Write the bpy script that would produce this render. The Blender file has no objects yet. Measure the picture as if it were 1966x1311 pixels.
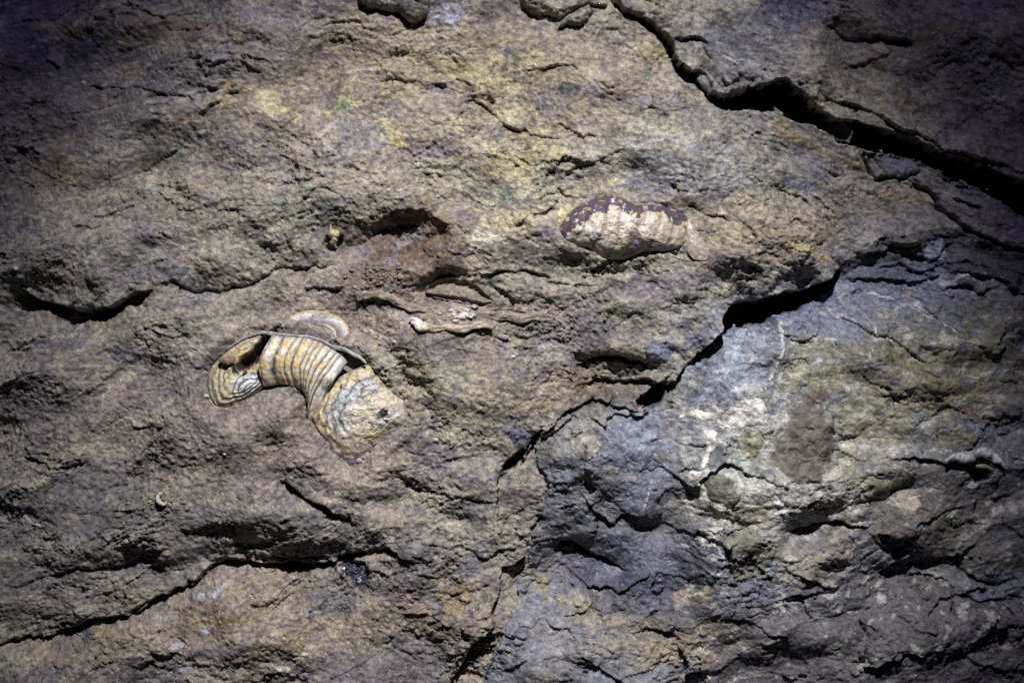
import bpy, math, random
import numpy as np

# ------------------------------------------------------------------ camera, light, exposure
S = bpy.context.scene
COL = S.collection
CX, CY, U = 983.0, 655.5, 0.001          # survey grid of the wall: 1 unit = 1 mm
DIST = 4.0
cam = bpy.data.objects.new('camera', bpy.data.cameras.new('camera'))
COL.objects.link(cam)
cam.location = (0, -DIST, 0)
cam.rotation_euler = (math.radians(90), 0, 0)
cam.data.sensor_width = 36
cam.data.lens = 36 * DIST / 1.966
cam.data.clip_start, cam.data.clip_end = 0.05, 100
S.camera = cam

W = bpy.data.worlds.new('World'); S.world = W; W.use_nodes = True
bg = W.node_tree.nodes['Background']
bg.inputs['Color'].default_value = (0.35, 0.36, 1.0, 1)
bg.inputs['Strength'].default_value = 0.012

def spot(name, loc, target, energy, color, angle, blend, radius):
    l = bpy.data.lights.new(name, 'SPOT'); o = bpy.data.objects.new(name, l); COL.objects.link(o)
    l.energy, l.color, l.spot_size, l.spot_blend, l.shadow_soft_size = energy, color, math.radians(angle), blend, radius
    o.location = loc
    d = [t - a for t, a in zip(target, loc)]
    from mathutils import Vector
    o.rotation_euler = Vector(d).to_track_quat('-Z', 'Y').to_euler()
    return o
# the hand torch that lights the cave wall: a warm-white hot spot and its bluish spill ring
spot('torch_beam', (0.22, -2.6, 2.15), (-0.07, 0, -0.21), 850, (1.0, 0.992, 0.99), 38.5, 1.0, 0.022)
spot('torch_spill', (0.22, -2.6, 2.15), (-0.12, 0, -0.05), 110, (0.58, 0.54, 1.0), 62, 0.9, 0.022)

S.view_settings.view_transform = 'Standard'
S.view_settings.look = 'None'
S.view_settings.exposure = 0
S.view_settings.gamma = 1
S.view_settings.use_curve_mapping = False
S.cycles.use_denoising = False
S.cycles.max_bounces = 4
S.cycles.diffuse_bounces = 1

# ------------------------------------------------------------------ noise toolbox (numpy)
_rng = np.random.RandomState(7)
_N = 256
_ang = _rng.rand(_N * _N).astype(np.float32) * 2 * np.pi
_gx, _gy = np.cos(_ang), np.sin(_ang)
_r0, _r1, _r2, _r3, _r4 = [_rng.rand(_N * _N).astype(np.float32) for _ in range(5)]

def gnoise(x, y, seed=0):
    x = x + seed * 37.31; y = y + seed * 91.7
    xi = np.floor(x).astype(np.int32); yi = np.floor(y).astype(np.int32)
    fx = (x - xi).astype(np.float32); fy = (y - yi).astype(np.float32)
    x0 = xi & 255; x1 = (xi + 1) & 255; y0 = (yi & 255) * 256; y1 = ((yi + 1) & 255) * 256
    def g(ix, dx, dy): return _gx[ix] * dx + _gy[ix] * dy
    u = fx * fx * fx * (fx * (fx * 6 - 15) + 10); v = fy * fy * fy * (fy * (fy * 6 - 15) + 10)
    a = g(x0 + y0, fx, fy); b = g(x1 + y0, fx - 1, fy); c = g(x0 + y1, fx, fy - 1); d = g(x1 + y1, fx - 1, fy - 1)
    a = a + u * (b - a); c = c + u * (d - c)
    return (a + v * (c - a)) * 1.5

def fbm(x, y, octv=4, seed=0, gain=0.5, lac=2.03):
    s = 0; a = 1.0
    for k in range(octv):
        s = s + a * gnoise(x, y, seed + k * 3 + 1); a *= gain; x = x * lac; y = y * lac
    return s

def ridged(x, y, octv=3, seed=0, gain=0.55):
    s = 0; a = 1.0
    for k in range(octv):
        n = 1 - np.abs(gnoise(x, y, seed + k * 5 + 2)) * 1.6
        s = s + a * n; a *= gain; x = x * 2.07; y = y * 2.07
    return s

def facets(x, y, seed=0, tilt=1.0):
    """Chipped-stone facets: nearest jittered cell gives an offset and a tilted plane."""
    x = x + seed * 17.7; y = y + seed * 53.3
    xi = np.floor(x).astype(np.int32); yi = np.floor(y).astype(np.int32)
    best = np.full(x.shape, 9e9, np.float32); sec = best.copy()
    h = np.zeros(x.shape, np.float32); rid = np.zeros(x.shape, np.float32)
    for dy in (-1, 0, 1):
        for dx in (-1, 0, 1):
            k = ((xi + dx) & 255) + ((yi + dy) & 255) * 256
            ex = (x - (xi + dx + _r0[k])).astype(np.float32); ey = (y - (yi + dy + _r1[k])).astype(np.float32)
            d = ex * ex + ey * ey
            m = d < best
            sec = np.where(m, best, np.minimum(sec, d))
            best = np.where(m, d, best)
            hh = (_r2[k] - .5) + tilt * ((_r3[k] - .5) * ex * 2 + (_r4[k] - .35) * ey * 2)
            h = np.where(m, hh, h); rid = np.where(m, _r2[k], rid)
    return h, np.sqrt(sec) - np.sqrt(best), rid

def sm(x, a, b):
    t = np.clip((x - a) / (b - a), 0, 1); return t * t * (3 - 2 * t)

# ------------------------------------------------------------------ the survey grid
STEP, MX, MY = 2.0, 260, 220
gx = np.arange(-MX, 1966 + MX + .1, STEP, dtype=np.float32)
gy = np.arange(-MY, 1311 + MY + .1, STEP, dtype=np.float32)
NX, NY = len(gx), len(gy)
X, Y = np.meshgrid(gx, gy)
WX = X + 9 * fbm(X / 70, Y / 70, 3, 1) + 3.0 * fbm(X / 16, Y / 16, 3, 2)
WY = Y + 9 * fbm(X / 70, Y / 70, 3, 3) + 3.0 * fbm(X / 16, Y / 16, 3, 4)
FX_ = X + 2.0 * fbm(X / 30, Y / 30, 3, 5) + 1.2 * fbm(X / 9, Y / 9, 2, 6)     # finer warp
FY_ = Y + 2.0 * fbm(X / 30, Y / 30, 3, 7) + 1.2 * fbm(X / 9, Y / 9, 2, 8)

def window(pts, m):
    p = np.array(pts, float)
    i0 = int(np.clip((p[:, 0].min() - m + MX) / STEP, 0, NX - 1)); i1 = int(np.clip((p[:, 0].max() + m + MX) / STEP + 1, 1, NX))
    j0 = int(np.clip((p[:, 1].min() - m + MY) / STEP, 0, NY - 1)); j1 = int(np.clip((p[:, 1].max() + m + MY) / STEP + 1, 1, NY))
    return slice(j0, j1), slice(i0, i1)

def polydist(px, py, pts, closed=False):
    """distance, side (<0 above a left-to-right line), arc position 0..1"""
    p = np.array(pts, np.float32)
    if closed: p = np.vstack([p, p[:1]])
    seg = np.hypot(*(p[1:] - p[:-1]).T); cum = np.concatenate([[0], np.cumsum(seg)]); tot = cum[-1]
    best = np.full(px.shape, 1e9, np.float32); side = np.zeros(px.shape, np.float32); arc = np.zeros(px.shape, np.float32)
    for k in range(len(p) - 1):
        ax, ay = p[k]; dx, dy = p[k + 1] - p[k]; L2 = dx * dx + dy * dy + 1e-6
        t = np.clip(((px - ax) * dx + (py - ay) * dy) / L2, 0, 1)
        ex = px - ax - t * dx; ey = py - ay - t * dy
        d = ex * ex + ey * ey
        m = d < best
        best = np.where(m, d, best)
        side = np.where(m, np.sign(dx * ey - dy * ex), side)
        arc = np.where(m, (cum[k] + t * seg[k]) / tot, arc)
    return np.sqrt(best), side, arc

def inside(px, py, pts):
    p = np.array(pts, np.float32); q = np.roll(p, -1, 0)
    r = np.zeros(px.shape, bool)
    for (x0, y0), (x1, y1) in zip(p, q):
        if y0 == y1: continue
        c = ((y0 > py) != (y1 > py)) & (px < (x1 - x0) * (py - y0) / (y1 - y0) + x0)
        r ^= c
    return r

def sdist(px, py, pts):
    d = polydist(px, py, pts, True)[0]
    return np.where(inside(px, py, pts), d, -d)          # positive inside

# ------------------------------------------------------------------ where the rock is broken (survey coordinates)
BIGCRACK_TOP = [(1150, -230), (1183, 0), (1200, 18), (1232, 34), (1262, 60), (1290, 84), (1299, 110), (1322, 135), (1345, 146), (1370, 178), (1393, 184), (1405, 173), (1440, 172), (1508, 169), (1538, 187), (1570, 220), (1600, 233), (1632, 230), (1662, 239), (1700, 245), (1742, 262), (1800, 290), (1850, 307), (1900, 326), (1966, 352), (2240, 470)]
BIGCRACK_BOT = [(1145, -230), (1178, 0), (1194, 22), (1226, 42), (1254, 68), (1280, 92), (1290, 118), (1300, 142), (1315, 158), (1335, 161), (1355, 186), (1390, 210), (1420, 216), (1440, 211), (1470, 217), (1490, 215), (1520, 235), (1560, 246), (1598, 262), (1612, 276), (1634, 282), (1700, 291), (1742, 302), (1800, 326), (1830, 346), (1880, 362), (1920, 386), (1966, 416), (2240, 560)]
VOID1 = BIGCRACK_TOP + BIGCRACK_BOT[::-1]
EDGE2 = [(955, 905), (975, 893), (1008, 858), (1026, 838), (1060, 815), (1108, 786), (1150, 764), (1180, 782), (1232, 786), (1256, 774), (1278, 742), (1300, 735), (1322, 700), (1352, 668), (1390, 636), (1397, 605), (1412, 586), (1478, 568), (1556, 556), (1592, 540), (1612, 516)]
VOID2 = [(1340, 684), (1362, 658), (1390, 634), (1396, 604), (1410, 586), (1480, 567), (1556, 554), (1590, 540), (1614, 517), (1614, 530), (1592, 558), (1562, 572), (1540, 594), (1500, 606), (1440, 628), (1385, 642), (1362, 664), (1346, 688)]
VOID3 = [(957, 908), (960, 893), (1006, 858), (1004, 884), (986, 897)]
C3 = [(-230, 1262), (0, 1232), (70, 1222), (140, 1210), (170, 1195), (240, 1180), (272, 1160), (322, 1143), (370, 1118), (396, 1094), (430, 1083), (480, 1081), (510, 1088), (560, 1089), (612, 1090), (650, 1074), (700, 1055), (742, 1056), (778, 1068), (800, 1082)]
FAULT = [(958, 905), (955, 960), (958, 1000), (985, 1040), (1006, 1068), (968, 1096), (952, 1150), (946, 1200), (905, 1240), (868, 1311), (830, 1400), (800, 1540)]
REG_TOPRIGHT = BIGCRACK_TOP + [(2300, 480), (2300, -300), (1150, -300)]
REG_RIGHT = EDGE2[:1] + EDGE2[1:] + [(1640, 543), (1700, 540), (1760, 536), (1850, 520), (1900, 534), (1966, 566), (2300, 700), (2300, 1700), (780, 1700)] + FAULT[::-1]
REG_SHALE = [(1612, 516), (1640, 488), (1690, 452), (1735, 450), (1800, 440), (1850, 442), (1900, 456), (1966, 482), (2300, 560), (2300, 690), (1966, 566), (1900, 534), (1850, 520), (1760, 536), (1700, 540), (1640, 543), (1590, 541)]
REG_BOTLEFT = C3 + [(860, 1072), (940, 1066), (1006, 1068)] + FAULT[5:] + [(780, 1700), (-300, 1700), (-300, 1265)]
REG_BOTRIGHT = [(1342, 1540), (1348, 1311), (1345, 1206), (1368, 1192), (1420, 1152), (1500, 1146), (1560, 1120), (1640, 1097), (1720, 1106), (1760, 1100), (1806, 1104), (1824, 1136), (1870, 1150), (1966, 1146), (2300, 1160), (2300, 1700), (1342, 1700)]
REG_SLIVER = [(958, 908), (988, 896), (1006, 884), (1028, 842), (1036, 880), (1050, 922), (1056, 944), (1046, 990), (1018, 1028), (1014, 1074), (1000, 1130), (985, 1190), (950, 1250), (925, 1311), (890, 1420), (860, 1540), (800, 1540), (830, 1400), (868, 1311), (905, 1240), (946, 1200), (952, 1150), (968, 1096), (1006, 1068), (985, 1040), (958, 1000), (955, 960)]
REG_WEDGE = [(1660, 290), (1700, 291), (1742, 302), (1800, 326), (1830, 346), (1880, 362), (1920, 386), (1966, 416), (2300, 570), (2300, 600), (1966, 482), (1930, 470), (1880, 452), (1850, 440), (1806, 396), (1798, 374), (1770, 358), (1730, 335), (1708, 340), (1682, 346), (1672, 318)]
BLOCK_A = [(688, -60), (694, 4), (708, 18), (738, 22), (768, 28), (784, 42), (800, 45), (821, 31), (826, 0), (840, -60)]
BLOCK_B = [(1070, 52), (1074, 44), (1086, 27), (1112, 16), (1132, 7), (1141, 18), (1128, 38), (1112, 50), (1092, 46)]
BLOCK_C = [(985, -60), (1000, 4), (1018, 20), (1050, 26), (1074, 34), (1092, 22), (1130, 6), (1166, 12), (1170, -60)]

# ledges: (points left->right, rise above, drop below, reach up, reach down)
LEDGES = [
    (C3, 15, 13, 45, 28),
    ([(28, 545), (60, 570), (110, 588), (152, 602), (200, 590), (242, 575), (292, 553)], 26, 22, 60, 45),
    ([(292, 553), (330, 545), (372, 562), (420, 560), (470, 541), (512, 520), (545, 508), (585, 512), (640, 505)], 8, 6, 40, 22),
    ([(583, 548), (610, 546), (656, 550)], 10, 8, 12, 14),
    ([(430, 547), (442, 548), (456, 540)], 5, 3, 8, 8),
    ([(540, 922), (560, 932), (590, 950), (622, 966), (650, 990), (688, 1006)], 12, 10, 22, 20),
    ([(50, 882), (90, 890), (116, 897), (132, 890), (166, 887)], 10, 7, 25, 18),
    ([(345, 1020), (366, 1019), (386, 1010), (422, 1004)], 8, 6, 16, 14),
    ([(0, 1127), (60, 1118), (112, 1106), (180, 1086), (250, 1076), (312, 1054), (342, 1034)], 6, 4, 22, 14),
    ([(170, 1150), (230, 1128), (290, 1090), (330, 1080)], 5, 4, 22, 14),
    ([(396, 1086), (412, 1074), (470, 1076), (490, 1060), (520, 1068), (560, 1080), (592, 1080)], 9, 7, 14, 10),
    ([(0, 674), (60, 656), (112, 645), (156, 631)], 5, 4, 20, 10),
    ([(158, 758), (190, 745), (206, 728), (226, 711)], 5, 3, 12, 8),
    ([(0, 474), (22, 492)], 8, 5, 15, 12),
    ([(143, 439), (162, 436), (186, 440), (216, 432)], 6, 4, 14, 8),
    ([(150, 164), (215, 164), (256, 168), (302, 178), (372, 188), (402, 174), (440, 156)], 6, 5, 24, 14),
    ([(130, 218), (165, 216), (200, 206), (222, 186), (242, 172)], 6, 5, 12, 12),
    ([(85, 112), (102, 120), (114, 132)], 7, 5, 14, 10),
    ([(395, 126), (430, 114), (470, 120), (512, 140)], 6, 4, 18, 10),
    ([(378, 216), (420, 202), (442, 182), (470, 165)], 6, 5, 20, 12),
    ([(250, 332), (292, 305), (332, 284), (352, 262)], 8, 6, 20, 16),
    ([(220, 0), (262, 18), (310, 33), (360, 34)], 5, 4, 20, 12),
    ([(690, 140), (722, 156), (762, 150), (822, 160), (872, 154), (902, 178)], 7, 5, 26, 14),
    ([(856, 212), (900, 191), (932, 206), (966, 236), (1002, 249), (1042, 252), (1072, 266), (1112, 264)], 8, 7, 22, 16),
    ([(1068, 232), (1090, 250), (1118, 265), (1150, 262)], 7, 5, 14, 10),
    ([(985, 300), (1030, 322), (1080, 312), (1150, 304), (1205, 292)], 5, 4, 20, 12),
    ([(1000, 124), (1040, 128), (1090, 128), (1112, 135)], 5, 4, 14, 10),
    ([(1066, 364), (1088, 376), (1130, 381), (1180, 373), (1204, 384), (1216, 394), (1268, 395), (1300, 401), (1332, 416)], 15, 8, 26, 8),
    ([(985, 440), (1010, 416), (1030, 404), (1062, 394), (1076, 387)], 6, 5, 14, 10),
    ([(1270, 396), (1330, 402), (1362, 416), (1402, 421)], 5, 3, 18, 8),
    ([(1268, 60), (1290, 76), (1340, 72), (1366, 86)], 9, 8, 14, 10),
    ([(1585, 56), (1640, 70), (1702, 76), (1762, 75)], 14, 12, 45, 30),
    ([(1618, 128), (1660, 116), (1700, 107), (1714, 107)], 8, 6, 25, 12),
    ([(1572, 182), (1620, 199), (1662, 212), (1702, 228), (1722, 240), (1792, 276), (1832, 291), (1966, 335)], 12, 14, 22, 14),
    ([(1490, 344), (1510, 370), (1542, 386), (1562, 406), (1590, 420), (1612, 441), (1642, 434)], 6, 4, 12, 10),
    ([(1688, 452), (1712, 459), (1738, 452)], 14, 12, 14, 14),
    ([(1640, 490), (1690, 478), (1740, 470), (1790, 500), (1830, 470)], 9, 8, 16, 12),
    ([(1680, 520), (1725, 508), (1780, 515), (1850, 500), (1920, 520)], 8, 6, 16, 10),
    ([(1110, 700), (1150, 690), (1180, 678), (1226, 690), (1250, 706)], 10, 12, 20, 20),
    ([(1120, 735), (1160, 728), (1200, 730), (1240, 728), (1270, 735)], 9, 12, 20, 14),
    ([(760, 905), (800, 935), (860, 946), (920, 962), (956, 970)], 5, 4, 20, 12),
    ([(1040, 540), (1090, 545), (1150, 540)], 5, 7, 18, 24),
    ([(920, 530), (970, 522), (1030, 526), (1060, 534)], 6, 8, 20, 26),
    ([(1110, 948), (1130, 968), (1152, 990), (1178, 1010)], 6, 5, 10, 8),
    ([(1060, 1058), (1086, 1045), (1132, 1056), (1180, 1088), (1212, 1112)], 9, 9, 24, 20),
    ([(1000, 1142), (1020, 1130), (1056, 1114)], 6, 5, 10, 8),
    ([(970, 1285), (990, 1270), (1010, 1262)], 5, 4, 10, 8),
    ([(870, 1140), (905, 1133), (940, 1128)], 3, 3, 12, 10),
    ([(890, 1050), (920, 1068), (940, 1070), (970, 1055), (1000, 1050)], 5, 4, 20, 10),
    ([(1676, 876), (1720, 873), (1762, 882), (1826, 894)], 7, 6, 14, 10),
    ([(1500, 1080), (1532, 1095), (1572, 1120), (1606, 1129)], 8, 8, 16, 12),
    ([(1526, 1016), (1582, 1000), (1602, 994), (1652, 1006), (1684, 998)], 10, 9, 16, 14),
    ([(1672, 1020), (1712, 1030), (1762, 1025)], 12, 10, 18, 14),
    ([(1480, 1150), (1520, 1138), (1560, 1142)], 8, 6, 14, 10),
    ([(1735, 1106), (1760, 1098), (1802, 1100), (1822, 1130)], 8, 7, 16, 10),
    ([(1640, 1000), (1700, 1060), (1660, 1090)], 3, 3, 10, 10),
    ([(1870, 804), (1910, 806), (1962, 793)], 7, 5, 14, 10),
    ([(1290, 850), (1320, 850), (1352, 852)], 5, 4, 12, 8),
    ([(1500, 643), (1530, 657), (1562, 654)], 5, 4, 10, 8),
    ([(1855, 518), (1900, 532), (1966, 562)], 14, 10, 18, 18),
    ([(1300, 905), (1322, 899), (1330, 902)], 5, 4, 8, 8),
    ([(600, 880), (640, 870), (665, 890)], 3, 2, 10, 8),
    ([(245, 816), (292, 818), (330, 812)], 4, 3, 14, 8),
    ([(640, 820), (690, 905), (720, 900)], 2, 2, 10, 10),
]
# plain cracks: (points, half width, depth)
CRACKS = [
    (BIGCRACK_TOP[1:7], 4.0, 60), (EDGE2[2:9], 3.5, 60), (EDGE2[8:12], 2.5, 40),
    ([(1650, 288), (1672, 318), (1682, 346), (1708, 341), (1730, 336), (1770, 359), (1798, 375), (1806, 397), (1850, 441), (1880, 452), (1930, 471), (1966, 482), (2100, 515)], 4.5, 60),
    ([(1786, 372), (1830, 378), (1870, 395), (1910, 402)], 2.5, 25),
    (C3[1:8], 2.5, 22), (C3[7:17], 3.5, 40),
    ([(195, 402), (210, 372), (208, 300), (222, 274)], 1.8, 9),
    ([(1345, 90), (1370, 130), (1396, 172)], 2.2, 20),
    ([(1018, 1026), (1030, 1006), (1046, 994)], 3.2, 40),
    ([(1046, 990), (1018, 1028), (1012, 1070)], 2.0, 15),
    ([(985, 1118), (1000, 1100), (1008, 1092)], 2.5, 18),
    ([(870, 1311), (905, 1242), (946, 1202), (954, 1150)], 2.4, 24),
    ([(930, 1311), (950, 1262), (975, 1240)], 1.6, 12),
    ([(1640, 1180), (1650, 1202), (1652, 1240), (1660, 1264), (1672, 1270)], 2.2, 20),
    ([(1642, 1190), (1660, 1197), (1676, 1212)], 1.6, 12),
    ([(1828, 1058), (1840, 1090), (1870, 1114), (1920, 1120)], 3.2, 30),
    ([(1806, 1104), (1824, 1136), (1870, 1150), (1966, 1146)], 2.6, 24),
    ([(1816, 1130), (1822, 1150), (1816, 1180)], 2.4, 18),
    ([(1910, 1122), (1914, 1140), (1960, 1144)], 2.0, 18),
    ([(1926, 1160), (1940, 1182)], 2.4, 14),
    ([(1846, 1180), (1868, 1206)], 1.8, 12),
    ([(1866, 960), (1868, 990), (1872, 1004)], 2.0, 14),
    ([(1698, 645), (1706, 670), (1708, 708)], 2.4, 16),
    ([(1688, 738), (1700, 760), (1718, 775)], 2.0, 14),
    ([(1410, 1190), (1460, 1172), (1480, 1178)], 1.6, 10),
    ([(1380, 680), (1300, 764)], 1.2, 4),
    ([(1150, 1311), (1156, 1250), (1152, 1240)], 1.4, 8),
    ([(1800, 1180), (1820, 1200), (1824, 1240)], 1.2, 8),
]
# round hollows and bosses: (cx, cy, rx, ry, rot deg, height)
BUMPS = [
    (795, 484, 92, 74, 0, -6), (738, 388, 90, 34, -10, 14), (150, 520, 160, 70, 5, 22), (640, 640, 160, 120, 10, -10),
    (520, 790, 120, 60, -25, 14), (560, 860, 170, 70, 10, 12), (600, 1010, 220, 60, 10, 10), (775, 735, 32, 90, -30, -24), (560, 800, 50, 34, 20, 12),
    (1060, 900, 1, 1, 0, 0), (1195, 738, 90, 42, -5, -36), (1160, 620, 180, 45, 3, -6), (1180, 440, 190, 70, 5, 10),
    (1330, 320, 130, 60, 10, 12), (1450, 430, 180, 80, 0, 14), (1000, 600, 160, 30, 3, -8), (870, 720, 160, 70, 5, 8),
    (350, 420, 120, 90, 0, 10), (620, 300, 180, 70, -5, 10), (500, 230, 80, 40, 10, 8), (300, 300, 90, 40, -30, -12),
    (1430, 100, 110, 80, 20, 22), (1700, 150, 220, 70, 15, -10), (1850, 60, 200, 60, 0, 16), (1560, 120, 60, 90, 10, 12),
    (1160, 960, 130, 90, 20, -12), (1140, 860, 110, 60, 0, 12), (1190, 1160, 160, 70, 25, -14), (1150, 1230, 130, 80, 0, 10),
    (1540, 650, 200, 100, -15, 14), (1780, 640, 180, 120, 10, 8), (1800, 790, 180, 90, 0, 6), (1620, 990, 180, 40, -20, -10),
    (1780, 1000, 150, 80, 0, -14), (1500, 1230, 200, 80, 0, 8), (1800, 1220, 160, 70, 0, 6), (450, 1150, 130, 60, 0, 14),
    (640, 1200, 70, 110, 10, -8), (250, 1250, 200, 60, -10, 8), (800, 1200, 110, 90, 0, 8), (200, 1000, 180, 90, 0, 8),
    (120, 800, 140, 60, 0, 6), (330, 700, 120, 80, 0, -6), (80, 330, 120, 120, 0, -8), (200, 140, 150, 60, 0, -10),
    (330, 60, 200, 40, 8, 12), (900, 80, 160, 60, 0, -8), (950, 70, 32, 26, 0, 9), (1140, 180, 160, 60, 20, 6), (960, 390, 120, 60, 0, 6),
    (1250, 210, 90, 80, 0, 6), (880, 560, 70, 30, 8, -10), (1300, 640, 50, 60, 0, 4), (1400, 880, 60, 60, 0, -3), (1000, 870, 60, 40, 0, -16),
]
# stones held in the right slab: name, outline, swell, colour
COBBLES = [
    ('cobble', [(1484, 838), (1506, 790), (1522, 772), (1548, 762), (1572, 775), (1580, 800), (1592, 812), (1590, 856), (1586, 892), (1560, 918), (1524, 926), (1490, 908), (1464, 890), (1470, 862)], 14, (.105, .08, .062), 'brown cobble with a rough rusty face'),
    ('cobble', [(1594, 770), (1640, 755), (1690, 765), (1702, 790), (1668, 822), (1625, 832), (1594, 822)], 8, (.255, .245, .175), 'olive rounded cobble'),
    ('cobble', [(1382, 1030), (1410, 1014), (1445, 1018), (1470, 1045), (1474, 1080), (1440, 1106), (1405, 1112), (1396, 1080)], 13, (.15, .14, .10), 'dark striated cobble'),
    ('cobble', [(1645, 928), (1662, 910), (1690, 906), (1712, 918), (1708, 944), (1680, 960), (1650, 950)], 9, (.36, .33, .24), 'pale cream cobble'),
    ('cobble', [(1714, 935), (1740, 925), (1760, 945), (1755, 965), (1730, 975), (1712, 962)], 7, (.30, .26, .19), 'small buff cobble'),
    ('cobble', [(1568, 1040), (1590, 1012), (1615, 1010), (1636, 1040), (1630, 1080), (1598, 1094), (1570, 1080)], 10, (.23, .20, .17), 'pinkish cobble'),
    ('cobble', [(1640, 1070), (1680, 1050), (1730, 1046), (1755, 1062), (1740, 1088), (1690, 1100), (1648, 1096)], 9, (.13, .12, .12), 'dark slaty cobble'),
    ('cobble', [(1798, 980), (1815, 968), (1838, 972), (1842, 990), (1820, 998), (1802, 995)], 5, (.24, .24, .21), 'small grey cobble'),
    ('cobble', [(1738, 795), (1755, 784), (1770, 792), (1766, 815), (1746, 818)], 6, (.17, .18, .19), 'small round grey cobble'),
    ('cobble', [(1345, 920), (1360, 905), (1400, 915), (1412, 945), (1400, 965), (1360, 955)], 8, (.13, .13, .09), 'dark olive cobble'),
    ('cobble', [(1348, 870), (1358, 850), (1378, 846), (1392, 870), (1388, 892), (1356, 900)], 7, (.11, .12, .125), 'dark slate cobble'),
    ('cobble', [(1405, 835), (1430, 820), (1450, 830), (1448, 860), (1438, 882), (1412, 868)], 6, (.27, .26, .17), 'yellow olive cobble'),
    ('cobble', [(1780, 830), (1830, 815), (1870, 830), (1865, 850), (1800, 858)], 6, (.20, .18, .12), 'olive flat cobble'),
    ('cobble', [(1500, 700), (1530, 690), (1558, 712), (1545, 745), (1505, 755), (1485, 730)], 4, (.26, .25, .185), 'olive grooved cobble'),
    ('cobble', [(1098, 830), (1140, 822), (1160, 850), (1150, 875), (1115, 880), (1095, 858)], 5, (.24, .22, .18), 'buff cobble'),
    ('cobble', [(1180, 820), (1220, 800), (1262, 815), (1268, 850), (1240, 895), (1215, 910), (1190, 870)], 8, (.19, .20, .24), 'blue grey cobble'),
    ('cobble', [(1480, 1176), (1462, 1160), (1440, 1158), (1425, 1172), (1445, 1184)], 4, (.16, .15, .15), 'grey chip'),
    ('cobble', [(1488, 1148), (1520, 1150), (1560, 1156), (1600, 1150), (1628, 1118), (1625, 1145), (1580, 1168), (1530, 1172), (1500, 1160)], 7, (.22, .23, .23), 'greenish grey chip'),
    ('calcite_patch', [(1372, 800), (1386, 782), (1420, 766), (1448, 760), (1466, 770), (1470, 792), (1462, 812), (1440, 816), (1418, 820), (1395, 822), (1368, 818)], 5, (.68, .63, .55), 'cream white calcite patch'),
    ('calcite_patch', [(1304, 800), (1322, 790), (1352, 792), (1370, 800), (1362, 812), (1330, 812), (1306, 806)], 4, (.62, .58, .49), None),
    ('calcite_patch', [(1342, 1012), (1362, 1012), (1385, 1010), (1378, 1030), (1362, 1050), (1344, 1052), (1340, 1035)], 4, (.62, .58, .49), None),
    ('calcite_patch', [(1306, 912), (1324, 902), (1342, 905), (1338, 916), (1318, 922)], 3, (.62, .58, .49), None),
    ('calcite_patch', [(1340, 922), (1355, 955), (1385, 960), (1440, 958), (1470, 950), (1500, 975), (1520, 978), (1500, 1000), (1450, 1010), (1420, 1000), (1390, 1008), (1378, 990), (1352, 960), (1338, 935)], 3, (.46, .43, .34), None),
    ('calcite_patch', [(1530, 945), (1570, 925), (1608, 912), (1612, 935), (1580, 965), (1550, 985), (1515, 980)], 3, (.44, .43, .37), None),
    ('calcite_patch', [(1398, 855), (1412, 850), (1440, 880), (1465, 905), (1440, 920), (1410, 905)], 3, (.33, .35, .29), None),
    ('calcite_patch', [(1328, 782), (1345, 752), (1372, 715), (1400, 668), (1420, 640), (1440, 632), (1428, 662), (1398, 705), (1370, 745), (1345, 778)], 2, (.40, .43, .47), None),
    ('calcite_patch', [(1362, 836), (1374, 832), (1366, 852), (1354, 872), (1350, 895), (1338, 905), (1340, 880), (1350, 856)], 3, (.62, .59, .50), None),
    ('calcite_patch', [(1336, 924), (1346, 920), (1354, 948), (1366, 962), (1388, 966), (1392, 984), (1384, 1008), (1372, 1008), (1374, 990), (1354, 972), (1342, 948)], 3, (.60, .56, .45), None),
    ('calcite_patch', [(1462, 948), (1478, 952), (1496, 968), (1520, 980), (1548, 978), (1530, 992), (1500, 994), (1478, 974)], 3, (.62, .60, .54), None),
    ('calcite_patch', [(1608, 968), (1624, 946), (1646, 934), (1650, 944), (1634, 956), (1620, 972)], 3, (.56, .54, .47), None),
    ('calcite_patch', [(1700, 962), (1730, 952), (1762, 946), (1752, 974), (1736, 990), (1722, 976)], 3, (.50, .45, .35), None),
    ('calcite_patch', [(1596, 838), (1622, 836), (1640, 842), (1630, 880), (1614, 905), (1598, 905)], 2, (.42, .39, .29), None),
]
VEINS = [
    ([(1494, 618), (1495, 645), (1498, 668), (1488, 700), (1474, 722), (1467, 738)], 3.2),
    ([(1654, 564), (1680, 564), (1705, 572), (1735, 582), (1770, 604), (1808, 622), (1842, 648)], 2.0),
    ([(1334, 780), (1348, 762), (1362, 742), (1375, 725)], 6.0),
    ([(1660, 600), (1672, 620), (1676, 645)], 1.8),
    ([(1664, 672), (1658, 690)], 2.2),
    ([(1338, 905), (1346, 880), (1355, 855), (1370, 835)], 3.6),
    ([(1468, 950), (1485, 965), (1500, 980), (1515, 985)], 5.0),
    ([(1610, 965), (1628, 945), (1650, 936)], 4.0),
    ([(1820, 542), (1848, 526), (1880, 526), (1912, 540)], 4.0),
    ([(1738, 852), (1752, 832), (1768, 812)], 1.8),
    ([(1464, 742), (1490, 762), (1520, 778)], 1.8),
    ([(1226, 980), (1240, 945), (1250, 918)], 1.4),
    ([(8, 978), (34, 988), (60, 1002), (90, 1012)], 3.0),
    ([(1370, 1046), (1380, 1065), (1386, 1080)], 2.6),
]
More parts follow.
